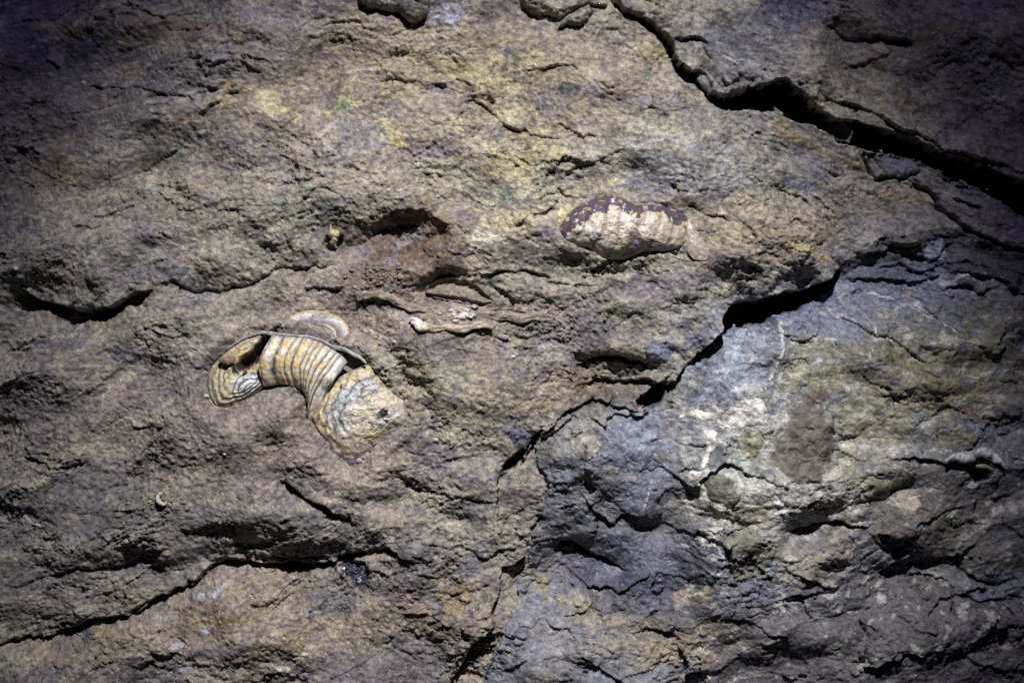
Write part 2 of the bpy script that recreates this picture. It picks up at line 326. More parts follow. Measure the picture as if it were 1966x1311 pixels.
# loose chips and small blocks caught in the cracks: outline, rise, colour, mix, label
CHIPS = [
    ([(1034, 840), (1042, 822), (1062, 812), (1092, 797), (1100, 802), (1080, 822), (1054, 838)], 12, (.24, .215, .17), .6, 'buff rock chip wedged in the lower end of the diagonal crack'),
    ([(1162, 780), (1180, 770), (1212, 772), (1230, 787), (1206, 799), (1180, 793)], 10, (.15, .145, .15), .6, 'grey rock chip at the foot of the dark undercut nose'),
    ([(1596, 240), (1620, 234), (1640, 250), (1633, 277), (1612, 272), (1598, 260)], -28, (.10, .095, .10), .6, 'dark rock chunk stuck inside the wide black crevice'),
    ([(1680, 296), (1720, 294), (1752, 306), (1772, 330), (1742, 338), (1706, 336)], 10, (.10, .105, .13), .7, 'bluish rock chunk just below the wide black crevice'),
    ([(1344, 138), (1368, 152), (1394, 180), (1368, 184), (1346, 168), (1336, 152)], 10, (.15, .155, .17), .6, 'slate grey rock chip at the narrow start of the wide black crevice'),
    ([(1772, 478), (1786, 464), (1812, 462), (1822, 480), (1812, 500), (1778, 504)], 8, (.22, .235, .29), .85, 'pale blue grey chip lying in the dark shale band'),
    ([(1690, 462), (1716, 455), (1750, 455), (1768, 464), (1740, 474), (1704, 474)], 12, (.15, .125, .105), .7, 'brown rock chip under the black notch in the shale band'),
    ([(1238, 672), (1254, 656), (1288, 660), (1292, 678), (1274, 694), (1246, 692)], 5, (.12, .125, .16), .85, 'blue slate chip set in the tan rock above the undercut nose'),
    ([(970, 832), (996, 822), (1020, 830), (1014, 852), (996, 866), (980, 850)], 4, (.13, .13, .165), .8, 'dark blue slate chip above the small black hole at the crack end'),
    ([(1140, 764), (1160, 752), (1180, 760), (1172, 772), (1150, 776)], 9, (.17, .15, .12), .6, 'small brown chip on the ledge left of the undercut nose'),
]
# ------------------------------------------------------------------ relief of the wall
ang = (X - 983)
V = Y - np.where(ang < 0, .00016, .00015 * (1 - 2 * sm(Y, 250, 1050))) * ang * ang + 26 * fbm(X / 300, Y / 300, 2, 11)
UU = X + 20 * fbm(X / 260, Y / 260, 2, 13)
H = np.zeros_like(X)
H += 20 * fbm(UU / 330, V / 230, 3, 21)
# slab steps
EW = (WX, WY)
def add_step(pts, up, down, ru, rd, wx=WX, wy=WY, taper=True, soft=1.6):
    m = 4.0 * max(ru, rd)
    w = window(pts, m)
    d, s, a = polydist(wx[w], wy[w], pts)
    k = np.clip(np.minimum(a, 1 - a) / 0.12, 0, 1) ** 0.7 if taper else 1.0
    k = k * (.62 + .75 * sm(gnoise(wx[w] / 48, wy[w] / 48, 273), -.5, .45))
    sd = s * d
    f = sm(sd, -soft, soft)
    H[w] += k * ((1 - f) * up * np.exp(-np.abs(sd) / ru) - f * down * np.exp(-np.abs(sd) / rd))

add_step(EDGE2[:9], 7, 6, 60, 50)
add_step(EDGE2[8:13], 9, 8, 60, 60)
add_step(EDGE2[12:], 30, 18, 110, 90)
def roll(pts, R, A, wx=WX, wy=WY):
    # the stone above the line curves inwards before it breaks off
    w = window(pts, R + 10)
    d, sd, a = polydist(wx[w], wy[w], pts)
    k = np.clip(np.minimum(a, 1 - a) / 0.22, 0, 1); k = k * k * (3 - 2 * k)
    H[w] -= np.where(sd <= 0, A * k * np.clip(1 - d / R, 0, 1) ** 2, A * k * np.exp(-d / (R * .45)))
ROLLS = [
    (C3, 120, 50), ([(10, 545), (60, 570), (110, 588), (152, 602), (200, 590), (242, 575), (310, 550)], 90, 40),
    ([(630, 478), (690, 462), (728, 446), (762, 424), (806, 404)], 52, 30), ([(860, 520), (930, 524), (1000, 524), (1060, 532), (1130, 528), (1200, 520), (1290, 540)], 60, 22),
    ([(400, 130), (440, 156), (442, 182), (400, 215), (352, 262), (292, 305), (230, 345)], 60, 26), ([(840, 205), (900, 191), (932, 206), (966, 236), (1002, 249), (1042, 252), (1112, 264), (1150, 268)], 60, 22),
    ([(670, 130), (722, 156), (762, 150), (822, 160), (872, 154), (920, 182)], 55, 18), (EDGE2[11:], 110, 34),
    ([(1090, 690), (1150, 690), (1200, 682), (1250, 700), (1275, 712)], 50, 30), ([(1040, 1050), (1086, 1045), (1132, 1056), (1180, 1088), (1225, 1120)], 70, 36),
    ([(1480, 1040), (1526, 1016), (1582, 1000), (1620, 994), (1684, 998), (1730, 1010)], 60, 32), ([(300, 560), (372, 562), (430, 556), (490, 532), (545, 508), (600, 508), (660, 498)], 80, 30),
    ([(510, 910), (560, 932), (590, 950), (650, 990), (710, 1012)], 60, 26), ([(0, 1127), (60, 1118), (112, 1106), (180, 1086), (250, 1076), (342, 1034)], 60, 20),
    ([(1570, 50), (1640, 70), (1702, 76), (1790, 78)], 70, 34), ([(1650, 1110), (1740, 1106), (1806, 1104), (1860, 1130)], 50, 20), ([(1820, 1050), (1840, 1090), (1870, 1114), (1940, 1122)], 50, 18),
    ([(40, 885), (90, 890), (132, 890), (180, 886)], 50, 18), ([(670, 5), (708, 18), (768, 28), (800, 45), (835, 30)], 40, 16), ([(740, 900), (800, 935), (860, 946), (920, 962), (970, 975)], 70, 24),
    ([(1680, 690), (1698, 645), (1706, 670), (1708, 720)], 40, 8), ([(1480, 345), (1520, 375), (1562, 406), (1650, 440)], 40, 12), ([(1060, 366), (1130, 381), (1204, 386), (1300, 401), (1345, 420)], 60, 14)]
add_step(BIGCRACK_TOP, 24, 4, 120, 60, taper=False)
# the right slab and the corner slab lie a little deeper
def region(pts, wx=WX, wy=WY):
    return inside(wx, wy, pts)
mR = region(REG_RIGHT); mTR = region(REG_TOPRIGHT); mSh = region(REG_SHALE); mBL = region(REG_BOTLEFT)
mBR = region(REG_BOTRIGHT); mSl = region(REG_SLIVER); mWe = region(REG_WEDGE)
H += np.where(mR, -10, 0) + -14 * sm(sdist(WX, WY, REG_SHALE), 0, 40) + np.where(mBR, 6, 0) + np.where(mSl, -8, 0) + np.where(mWe, -10, 0)
# fault sliver tilts away to the right
dS = polydist(WX, WY, FAULT)[0]
H += np.where(mSl, -0.10 * np.minimum(dS, 90), 0)
for pts, up, dn, ru, rd in LEDGES:
    add_step(pts, up, dn, ru, rd)
for cx, cy, rx, ry, rot, a in BUMPS:
    if a == 0: continue
    r = math.radians(rot); c, s = math.cos(r), math.sin(r)
    u = ((X - cx) * c + (Y - cy) * s) / rx; v = (-(X - cx) * s + (Y - cy) * c) / ry
    H += 1.65 * a * np.exp(-(u * u + v * v) * 0.9)
for pts, a in ((BLOCK_A, 34), (BLOCK_C, 30), (BLOCK_B, 30)):
    w = window(pts, 20)
    sd = sdist(FX_[w], FY_[w], pts)
    H[w] += np.where(sd > 0, a * (1 - np.exp(-sd / 7.0)) * 0.6 + a * 0.4, 0) * sm(sd, -1, 1.5)
_r = sm(sdist(WX, WY, REG_RIGHT), 0, 60)
_e = sm(X, 1270, 1400)
H += _r * _e * np.interp(Y, [500, 560, 930, 1010, 1250, 1400], [0, 0, 92, 92, 22, 10]) * (1 - .5 * sm(X, 1750, 1950))
H += _r * (1 - _e) * np.interp(Y, [780, 880, 1090, 1130, 1300], [6, 24, -26, -22, 10])
for pts, R_, A_ in ROLLS: roll(pts, R_, A_ * 1.0)
H += 30 * fbm(UU / 210 + 3, V / 150, 2, 17) + 5 * fbm(UU / 80, V / 55, 2, 19)
SHELL_A = [(397, 743), (398, 719), (405, 701), (421, 685), (447, 663), (477, 645), (503, 639), (522, 640), (557, 644), (583, 645), (610, 652), (637, 663), (663, 672), (685, 681), (702, 694), (720, 711), (741, 743), (752, 754), (776, 770), (786, 802), (778, 815), (741, 840), (709, 866), (682, 886), (672, 893), (658, 886), (642, 872), (631, 853), (621, 837), (605, 818), (587, 802), (589, 778), (586, 757), (573, 747), (557, 741), (541, 737), (514, 741), (503, 742), (482, 759), (455, 775), (431, 782), (413, 778), (402, 762)]
SHELL_B = [(1072, 446), (1078, 428), (1090, 412), (1110, 396), (1140, 383), (1165, 378), (1190, 381), (1206, 390), (1216, 396), (1250, 396), (1285, 401), (1306, 408), (1318, 420), (1322, 440), (1318, 462), (1300, 478), (1270, 484), (1240, 484), (1215, 492), (1195, 499), (1170, 499), (1150, 490), (1130, 478), (1105, 472), (1086, 462)]
OVAL = [(815, 560), (824, 546), (842, 536), (866, 532), (892, 536), (918, 548), (940, 566), (946, 578), (930, 586), (905, 584), (870, 578), (835, 572)]
def level(pts, margin):
    w = window(pts, margin + 10)
    sd = sdist(FX_[w], FY_[w], pts)
    b = float(H[w][sd > 0].mean()); k = sm(sd, -margin, 0)
    H[w] = H[w] * (1 - k) + b * k
level(SHELL_A, 46)
_w = window(SHELL_A, 70); _sd = sdist(FX_[_w], FY_[_w], SHELL_A)
H[_w] += np.where(_sd < 0, 15 * np.exp(-((_sd + 20) / 13) ** 2), 0) * sm(X[_w] * .55 - (Y[_w] - 760), -20, 330) 
level(SHELL_B, 30); level(OVAL, 24)
BOWL = [(676, 478), (696, 446), (738, 418), (790, 398), (830, 404), (862, 430), (870, 465), (856, 500), (826, 528), (790, 524), (760, 520), (720, 508), (688, 498)]
_w = window(BOWL, 40); _sd = sdist(WX[_w], WY[_w], BOWL)
H[_w] -= np.where(_sd > 0, 80 * (1 - np.exp(-_sd / 44)), 0) * (.45 + .55 * sm(X[_w] - .5 * (Y[_w] - 460), 690, 770))
MACRO = H.copy()
# ---- chipped, layered surface
rough = 0.75 + 0.5 * sm(fbm(X / 160, Y / 160, 2, 31), -.4, .6)
wob = fbm(UU / 60, V / 40, 3, 33)
f1, e1, id1 = facets(UU / 170 + .3 * wob, V / 105 + .3 * wob, 1)
f2, e2, id2 = facets(UU / 66 + .35 * wob, V / 40 + .35 * wob, 2)
f3, e3, id3 = facets(UU / 27 + .5 * wob, V / 16 + .5 * wob, 3)
f4, e4, id4 = facets(UU / 10.5 + .6 * wob, V / 6.8 + .6 * wob, 4)
patchy = sm(fbm(UU / 130, V / 80, 3, 37), -.35, .45)            # chipped here, smooth there
DET = 3.5 * f1 + 4.2 * f2 * (.45 + .75 * patchy) + 2.6 * f3 * (.35 + .9 * patchy) + 1.6 * f4 * rough
def terr(P, A, seed, cov):
    w = V / P + 1.5 * fbm(UU / (P * 4), V / (P * 3), 4, seed, .6)
    s = w - np.floor(w)
    saw = np.where(s < .9, s / .9, (1 - s) / .1)
    mk = sm(fbm(UU / (P * 2.6), V / (P * 1.6), 3, seed + 9), cov, cov + .4)
    return A * (saw - .5) * mk
DET += terr(70, 7, 41, .15) + terr(31, 4.5, 45, .12) + terr(14, 2.6, 47, .08)
DET += 9 * fbm(X / 130, Y / 95, 2, 49) + 4.2 * fbm(X / 42, Y / 32, 3, 51) 
RX = .82 * X + .57 * Y + 5 * wob; RY = -.57 * X + .82 * Y + 4 * wob      # turned off the survey grid
pit = fbm(RX / 5.6, RY / 5.0, 2, 55) + .5 * fbm(RY / 7.3 + .4 * wob, RX / 6.7, 1, 56)
FINE = 1.35 * pit * rough + 2.2 * fbm(RX / 11, RY / 9.5, 3, 53, .68) * (.7 + .5 * patchy)
# hairline breaks following the bedding
for sx, sy, wd, dep, cov, sd_ in ((95, 34, .030, 5.5, .12, 201), (48, 20, .05, 3.6, .10, 207), (70, 90, .025, 4.0, .22, 213)):
    q = gnoise(UU / sx + .5 * wob, V / sy + .45 * wob, sd_) + .35 * gnoise(UU / sx * 3.1, V / sy * 3.1, sd_ + 1)
    mk = sm(fbm(X / 85, Y / 60, 2, sd_ + 3), cov, cov + .3)
    DET -= dep * np.exp(-(q / wd) ** 2) * mk
smooth_zone = np.zeros_like(X)
def soft_ell(cx, cy, rx, ry, rot=0, p=1.0):
    r = math.radians(rot); c, s = math.cos(r), math.sin(r)
    u = ((X - cx) * c + (Y - cy) * s) / rx; v = (-(X - cx) * s + (Y - cy) * c) / ry
    return np.exp(-(u * u + v * v) * p)
# the right slab is smoother, so is the hollow's lap of stone round the striped shell
kD = 1.0 - 0.45 * sm(np.where(mR & ~mSl, 1.0, 0.0) * sm(X, 1250, 1400) * (1 - sm(Y, 950, 1050)), 0, 1)
kD = kD * (1 - 0.4 * soft_ell(500, 820, 160, 90, -10)) * (1 - .35 * soft_ell(450, 900, 300, 80))
kD = kD * np.where(mSh, 1.5, 1) * np.where(mBR, .75, 1) * (1 + .8 * soft_ell(1190, 730, 90, 60)) * (1 + .3 * soft_ell(300, 960, 260, 130))
calm = .38 + .85 * sm(fbm(X / 210, Y / 170, 3, 275), -.4, .45)
kD = kD * calm * (1 - .45 * soft_ell(785, 470, 90, 70))
H += DET * kD + FINE * .9 * np.where(mR & ~mSl, .65, 1) + np.where(mR & ~mSl, 1, 0) * sm(X, 1020, 1100) * 5.5 * facets(X / 120 + .22 * wob, Y / 95 + .22 * wob, 12, 2.2)[0]
for pts, wd, dep in CRACKS:
    w = window(pts, wd * 4 + 8)
    d, s, a = polydist(FX_[w] * .6 + WX[w] * .4, FY_[w] * .6 + WY[w] * .4, pts)
    k = np.clip(np.minimum(a, 1 - a) / 0.15, 0, 1) * sm(gnoise(X[w] / 34, Y[w] / 34, 271), -.5, .1)
    wd = wd * (.75 + .5 * gnoise(X[w] / 18, Y[w] / 18, 272))
    H[w] -= dep * k * np.exp(-(d / wd) ** 2)
# open voids: the gap runs far back into the rock
for pts, dep in ((VOID1, 480), (VOID2, 420), (VOID3, 260), ([(1228, 786), (1224, 770), (1262, 735), (1282, 733), (1270, 770), (1254, 782)], 160)):
    w = window(pts, 30)
    sd = sdist(.5 * WX[w] + .5 * FX_[w], .5 * WY[w] + .5 * FY_[w], pts)
    shelf = 9 * sm(gnoise(X[w] / 26, Y[w] / 17, 281), -.15, .5) + 4 * gnoise(X[w] / 9, Y[w] / 8, 282)
    H[w] -= np.where(sd < shelf, 34 + 14 * gnoise(X[w] / 12, Y[w] / 9, 283), dep) * sm(sd, -1.0, 2.0)

chiplab = np.zeros(X.shape, np.int16)
for k, (pts, rise, col, mx_, lb) in enumerate(CHIPS):
    w = window(pts, 24)
    sd = sdist(WX[w] * .5 + FX_[w] * .5, WY[w] * .5 + FY_[w] * .5, pts)
    ins = sd > 0
    chiplab[w] = np.where(ins, k + 1, chiplab[w])
    tilt = .12 * ((X[w] - pts[0][0]) * math.cos(k * 2.1) + (Y[w] - pts[0][1]) * math.sin(k * 2.1))
    H[w] = np.where(ins, MACRO[w] + DET[w] * .6 + FINE[w] + rise * (1 - np.exp(-sd / 5)) + tilt, H[w] - 2.5 * np.exp(-(sd / 2.2) ** 2))

# ------------------------------------------------------------------ colour of the stone (albedo, plus painted glints)
def n(sx, sy, o, s, g=.5): return fbm(UU / sx, V / sy, o, s, g)
TAUPE = np.array((.215, .195, .166)); TAN = np.array((.280, .256, .198)); PURP = np.array((.152, .135, .150)); SLATE = np.array((.135, .142, .165))
_o = np.array((.40, .305, .135)); DARK = np.array((.085, .082, .088)); RUST = np.array((.22, .14, .085)); OLIVE = np.array((.18, .165, .09)); BLUE = np.array((.13, .145, .20))
Cc = np.zeros(X.shape + (3,), np.float32)
def mix(col, m):
    global Cc
    m = np.clip(m, 0, 1)[..., None]
    Cc = Cc * (1 - m) + np.asarray(col, np.float32) * m
Cc[:] = TAUPE
mix(TAN, sm(n(240, 130, 4, 61), -.15, .65) * .85)
mix(PURP, sm(n(170, 100, 4, 63), .05, .5) * .8)
mix((.135, .118, .122), sm(n(120, 70, 4, 64, .6), .25, .6) * .6)
for cx, cy, rx, ry, rot, col, k in [
    (300, 560, 420, 220, 0, (.235, .215, .17), .7), (250, 830, 320, 150, 0, (.195, .165, .145), .7), (560, 850, 230, 120, 0, (.23, .195, .165), .7),
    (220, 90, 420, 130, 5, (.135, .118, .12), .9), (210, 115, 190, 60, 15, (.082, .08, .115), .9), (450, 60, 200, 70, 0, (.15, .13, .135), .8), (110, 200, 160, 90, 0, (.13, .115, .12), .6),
    (780, 200, 420, 160, 0, (.285, .245, .175), .6), (960, 360, 280, 150, 0, (.268, .248, .182), .85), (900, 140, 260, 90, 0, (.27, .235, .15), .7), (1450, 440, 170, 60, 0, (.32, .27, .175), .7),
    (660, 270, 90, 60, 0, (.25, .225, .215), .7), (1330, 320, 140, 60, 12, (.225, .225, .225), .75), (750, 600, 260, 60, 5, (.245, .20, .165), .6),
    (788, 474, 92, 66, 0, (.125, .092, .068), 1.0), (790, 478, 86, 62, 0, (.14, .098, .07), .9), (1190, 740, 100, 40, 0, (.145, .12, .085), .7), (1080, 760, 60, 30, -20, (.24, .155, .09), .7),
    (870, 760, 150, 70, 0, (.28, .255, .17), .6), (150, 960, 190, 70, 8, (.12, .115, .115), .75), (250, 1060, 300, 60, -10, (.15, .135, .125), .6),
    (480, 1200, 220, 90, 0, (.25, .20, .14), .6), (150, 1240, 120, 40, -10, (.20, .165, .11), .6), (850, 1180, 90, 50, 0, (.26, .20, .13), .7),
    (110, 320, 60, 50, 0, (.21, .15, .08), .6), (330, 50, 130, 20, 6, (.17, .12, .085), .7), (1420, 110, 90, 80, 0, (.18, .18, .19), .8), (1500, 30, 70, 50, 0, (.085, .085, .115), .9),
    (1700, 200, 200, 60, 15, (.20, .175, .125), .7), (1850, 100, 160, 60, 0, (.17, .13, .09), .6), (1640, 400, 150, 60, 0, (.20, .18, .15), .6)]:
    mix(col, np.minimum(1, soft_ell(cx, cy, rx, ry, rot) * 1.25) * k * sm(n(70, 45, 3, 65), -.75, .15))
# right-hand slabs: blue-grey, olive and dark
mix((.15, .16, .19), np.where(mR & ~mSl & ~mBR, .85, 0) * sm(n(150, 110, 3, 67), -.7, .2))
mix((.25, .22, .175), np.where(mSl, .75, 0))
mix((.062, .058, .064), np.where(mSh, .92, 0)); mix((.12, .108, .115), np.where(mWe, .7, 0))
mix((.115, .106, .115), np.where(mBR, .85, 0))
for cx, cy, rx, ry, rot, col, k in [
    (1540, 610, 220, 66, -12, (.165, .185, .24), .95), (1420, 690, 80, 60, -40, (.25, .275, .33), .9), (1520, 880, 230, 110, 0, (.25, .245, .20), .85), (1800, 580, 130, 60, 20, BLUE, .8), (1620, 690, 170, 40, 5, (.19, .175, .12), .85), (1800, 700, 160, 70, 0, OLIVE, .8),
    (1560, 710, 60, 35, 0, (.26, .25, .15), .8), (1700, 790, 120, 60, 0, (.27, .25, .16), .7), (1890, 640, 70, 80, 0, OLIVE, .7), (1850, 760, 110, 40, 0, (.23, .19, .10), .7),
    (1090, 850, 80, 40, 0, (.24, .22, .20), .6), (1200, 880, 110, 60, 10, (.155, .165, .20), .8), (1130, 960, 90, 50, 0, (.15, .14, .145), .8), (1340, 975, 30, 36, 0, (.08, .075, .105), .9), (1240, 960, 60, 70, 0, (.12, .125, .15), .7), (1260, 850, 40, 60, 0, (.14, .15, .19), .8), (1210, 1135, 130, 60, 28, (.055, .055, .085), 1.0),
    (1080, 1220, 120, 60, 0, (.215, .195, .20), .8), (1230, 1220, 80, 50, 0, (.27, .235, .16), .6), (1330, 1080, 60, 120, 0, (.07, .073, .09), .95), (1150, 1010, 120, 50, 10, (.10, .10, .11), .8), (1450, 970, 120, 50, 0, (.42, .39, .31), .85), (1620, 950, 80, 50, 0, (.38, .35, .26), .8), (1400, 800, 90, 30, 0, (.36, .35, .33), .6), (1680, 850, 60, 40, 0, (.33, .31, .24), .6),
    (1700, 1000, 130, 50, 0, (.19, .155, .125), .7), (1800, 930, 120, 60, 0, (.13, .115, .10), .7), (1850, 1050, 140, 60, 0, (.125, .115, .085), .7), (1350, 1230, 60, 40, 0, (.26, .21, .13), .7)]:
    mix(col, np.minimum(1, soft_ell(cx, cy, rx, ry, rot) * 1.3) * k * sm(n(45, 30, 3, 69), -.8, .1))
# crusts and films with crisp edges
crust = n(36, 24, 5, 71, .6)
def film(cx, cy, rx, ry, rot, col, k=.8, thr=.0, soft=.06):
    m = soft_ell(cx, cy, rx, ry, rot)
    col = np.array(col); col = col * .8 + .2 * col.mean()
    mm = sm(crust * .75 + (m - .5) * 1.5, thr, thr + soft) * sm(m, .06, .2)
    mix(col * .92, k * mm); H[:] += (.8 if soft < .2 else 0) * mm
for a in [
    (520, 200, 55, 22, 20, (.40, .335, .19)), (560, 222, 22, 16, 40, (.42, .36, .20)), (435, 195, 20, 22, 0, (.37, .30, .17)), (640, 215, 22, 14, -30, (.38, .33, .17)), (665, 195, 34, 12, 10, (.37, .345, .18)),
    (765, 277, 26, 11, 35, (.46, .36, .15)), (745, 243, 30, 12, 20, (.40, .34, .19)), (860, 125, 60, 16, 10, (.36, .285, .14)), (1000, 120, 60, 26, 0, (.36, .29, .15)), (940, 160, 16, 34, 20, (.36, .29, .15)),
    (235, 75, 28, 20, 0, (.235, .19, .125)), (300, 82, 40, 16, 10, (.215, .175, .12)), (245, 138, 34, 22, 0, (.23, .185, .13)), (115, 55, 56, 18, 5, (.20, .165, .12)), (158, 70, 16, 14, 0, (.27, .21, .12)), (465, 75, 16, 14, 0, (.33, .26, .15)), (390, 90, 22, 9, 0, (.28, .22, .15)),
    (470, 170, 22, 8, 0, (.37, .30, .16)), (680, 25, 30, 18, 0, (.31, .25, .14)), (765, 50, 22, 18, 0, (.37, .31, .17)), (640, 75, 26, 24, 0, (.30, .25, .15)),
    (1260, 90, 50, 22, -20, (.28, .25, .12)), (1020, 300, 50, 60, 30, (.35, .29, .15)), (960, 320, 40, 40, 0, (.33, .28, .15)), (1180, 350, 22, 10, 0, (.42, .36, .2)), (915, 310, 10, 5, 0, (.47, .4, .2)),
    (980, 430, 60, 26, 0, (.40, .355, .21)), (930, 470, 50, 30, 0, (.42, .40, .30)), (1090, 405, 24, 14, -30, (.43, .36, .17)), (1080, 430, 14, 18, 0, (.44, .37, .17)), (1540, 480, 80, 12, 20, (.39, .31, .16)), (1470, 450, 60, 14, 10, (.35, .29, .17)), (1430, 390, 40, 18, 0, (.33, .28, .17)),
    (530, 1090, 40, 14, 0, (.33, .25, .13)), (420, 1190, 90, 14, -8, (.33, .25, .12)), (200, 1215, 36, 12, 0, (.28, .21, .11)), (560, 1235, 24, 30, -20, (.36, .29, .17)), (880, 1150, 40, 26, 0, (.28, .2, .115)), (1130, 1180, 80, 24, 20, (.30, .26, .17)), (1280, 1250, 60, 30, 0, (.29, .24, .15)), (1040, 1130, 16, 26, 0, (.28, .23, .11)),
    (1340, 1150, 40, 30, 0, (.30, .25, .15)), (1600, 300, 80, 10, 25, (.27, .22, .11)), (1740, 380, 60, 12, 0, (.30, .235, .11)), (1790, 60, 50, 18, 0, (.20, .16, .07)), (1670, 130, 40, 14, 0, (.25, .20, .11)), (1500, 250, 40, 20, 40, (.25, .18, .085))]:
    film(*a)
for a in [  # grey-white and slate films
    (395, 1210, 12, 12, 0, (.36, .37, .42)), (342, 1238, 14, 7, 0, (.36, .37, .42)), (355, 1275, 16, 12, 0, (.30, .31, .36)), (415, 1138, 22, 10, -30, (.33, .33, .37)), (385, 1145, 12, 8, 0, (.35, .36, .34)),
    (860, 25, 40, 30, 0, (.27, .265, .31)), (1085, 168, 22, 20, 0, (.105, .105, .125)), (1235, 355, 42, 26, 0, (.175, .17, .19)), (710, 275, 14, 10, 0, (.2, .2, .235)), (690, 260, 40, 34, 0, (.20, .185, .185)), (1110, 240, 16, 20, 0, (.33, .26, .225)),
    (1265, 670, 28, 18, 20, (.15, .15, .19)), (985, 830, 30, 14, 20, (.17, .17, .21)), (1010, 850, 20, 14, -40, (.17, .165, .21)), (1060, 455, 30, 20, 0, (.24, .22, .20)), (1530, 355, 34, 16, 20, (.11, .115, .16)), (1570, 340, 20, 10, 20, (.13, .14, .17)),
    (1805, 487, 18, 12, -20, (.26, .275, .36)), (120, 660, 50, 14, -10, (.145, .125, .14)), (125, 620, 30, 20, 0, (.155, .135, .145)), (245, 680, 40, 14, -10, (.145, .125, .14)), (380, 570, 34, 16, 0, (.19, .18, .18)), (900, 1090, 30, 18, 0, (.15, .145, .175)), (920, 1060, 26, 16, 0, (.17, .16, .165)), (630, 1160, 50, 36, 0, (.15, .14, .15)), (1180, 1040, 40, 20, 20, (.17, .175, .24)), (1430, 1255, 20, 14, 30, (.10, .11, .17)), (1340, 1170, 30, 16, 0, (.085, .085, .13)),
    (678, 1098, 36, 22, 20, (.05, .05, .075)), (690, 1118, 20, 18, 0, (.06, .06, .09)), (575, 1262, 16, 10, -30, (.46, .43, .34)), (545, 1284, 14, 8, 20, (.46, .43, .33)), (592, 1240, 10, 10, 0, (.44, .40, .3)), (530, 1215, 10, 6, 0, (.42, .37, .26)), (585, 1170, 6, 22, 10, (.40, .36, .26)), (1480, 760, 30, 20, 0, (.34, .33, .28)), (1590, 690, 22, 16, 0, (.24, .23, .2))]:
    film(*a)
for a in [(438, 163, 13, 8, -10, (.42, .22, .07)), (349, 231, 9, 6, 0, (.36, .19, .07)), (1780, 612, 26, 9, 20, (.24, .13, .075)), (1880, 797, 34, 10, -3, (.24, .10, .055)), (1690, 722, 30, 7, 12, (.17, .095, .06)), (1560, 760, 40, 18, -20, (.17, .10, .06)), (80, 605, 18, 7, 0, (.28, .16, .08)), (1230, 785, 10, 5, 0, (.33, .20, .1))]:
    film(*a, .8, .05, .25)
for a in [(590, 361, 11, 9, 0), (546, 395, 12, 9, 0), (688, 232, 8, 9, 0), (806, 272, 9, 6, 0), (640, 208, 12, 7, 0), (662, 203, 10, 8, 0), (335, 282, 10, 7, -30), (1090, 134, 16, 5, 5), (1245, 145, 14, 10, 0), (1000, 497, 8, 10, 0), (890, 720, 14, 14, 0), (385, 1136, 4, 4, 0), (575, 418, 8, 5, 0), (700, 362, 8, 4, 0), (940, 545, 16, 10, 0), (720, 65, 8, 8, 0), (975, 375, 16, 9, 0)]:
    film(*a, (.08, .17, .095), .65, -.12, .8)
# scattered crystals of films everywhere, and dark manganese flecks
fl = n(22, 13, 4, 73, .62); gate = n(200, 120, 2, 75)
mix((.34, .29, .18), sm(fl + .5 * gate, .5, .62) * .35 * np.where(mR | mSh | mBR, .25, 1))
mix(DARK, sm(n(26, 15, 4, 77, .62) + .4 * n(180, 120, 2, 79), .45, .6) * .55)
mix((.44, .42, .37), sm(n(44, 34, 5, 81, .62) + .6 * soft_ell(1480, 900, 200, 130) - .3, .2, .27) * .7 * np.where(mR & ~mSl, .9, .15) * sm(X, 1250, 1350))
g = (1 + .24 * fbm(X / 70, Y / 45, 3, 87, .6) + .42 * fbm(X / 12, Y / 9, 4, 83, .8) + .22 * (id3 - .5) + .2 * (id4 - .5))[..., None]
hue = fbm(X / 20, Y / 15, 3, 85, .6)[..., None] * np.array((.04, .005, -.05))
Cc = Cc * np.clip(g, .3, 2.1) * (1 + hue)
# white mica specks, their glints painted into the colour
rs = np.random.RandomState(5).rand(NY, NX)
sp = rs > np.where(mR | mTR | mBL | (Y > 900), .9982, .9990)
Cc[sp] = Cc[sp] * .4 + np.array((.42, .42, .44))
veinlab = np.zeros(X.shape, np.int16)
for k, (pts, wd) in enumerate(VEINS):
    w = window(pts, 24)
    d, s, a = polydist(.4 * FX_[w] + .6 * WX[w], .4 * FY_[w] + .6 * WY[w], pts)
    wloc = wd * (.25 + 1.0 * sm(gnoise(X[w] / 14, Y[w] / 14, 90 + k), -.6, .6)) * np.clip(np.minimum(a, 1 - a) / .1, .25, 1)
    m = d < wloc
    veinlab[w] = np.where(m, k + 1, veinlab[w])
    c = np.array((.44, .44, .43)) * (0.85 + .3 * rs[w])[..., None]
    Cc[w] = np.where(m[..., None], c, Cc[w]); H[w] += np.where(m, .9, 0)
coblab = np.zeros(X.shape, np.int16)
for k, (nm, pts, sw, col, lab) in enumerate(COBBLES):
    w = window(pts, 24)
    sd = sdist(WX[w] + 5 * gnoise(X[w] / 26, Y[w] / 26, 250), WY[w] + 5 * gnoise(X[w] / 26, Y[w] / 26, 251), pts)
    ins = sd > 0
    coblab[w] = np.where(ins, k + 1, coblab[w])
    H[w] += np.where(ins, sw * .62 * (1 - np.exp(-sd / (13 if nm == 'cobble' else 4))), 0)
    H[w] -= (3.2 if nm == 'cobble' else .5) * np.exp(-(sd / 2.2) ** 2) * sm(gnoise(X[w] / 30, Y[w] / 30, 240 + k), -.35, .35)
    tone = (1 + .8 * fbm(X[w] / 30, Y[w] / 20, 5, 95 + k, .68))[..., None]
    if nm != 'cobble': col = tuple(v * .84 for v in col)
    kk = (.95 if k == 0 else 1.0) * (sm(sd, 0, 7 if k == 0 else 5 if nm == 'cobble' else 1.5) * (.86 + .2 * gnoise(X[w] / 22, Y[w] / 22, 260 + k)))[..., None]
    Cc[w] = Cc[w] * (1 - kk) + np.array(col) * tone * kk
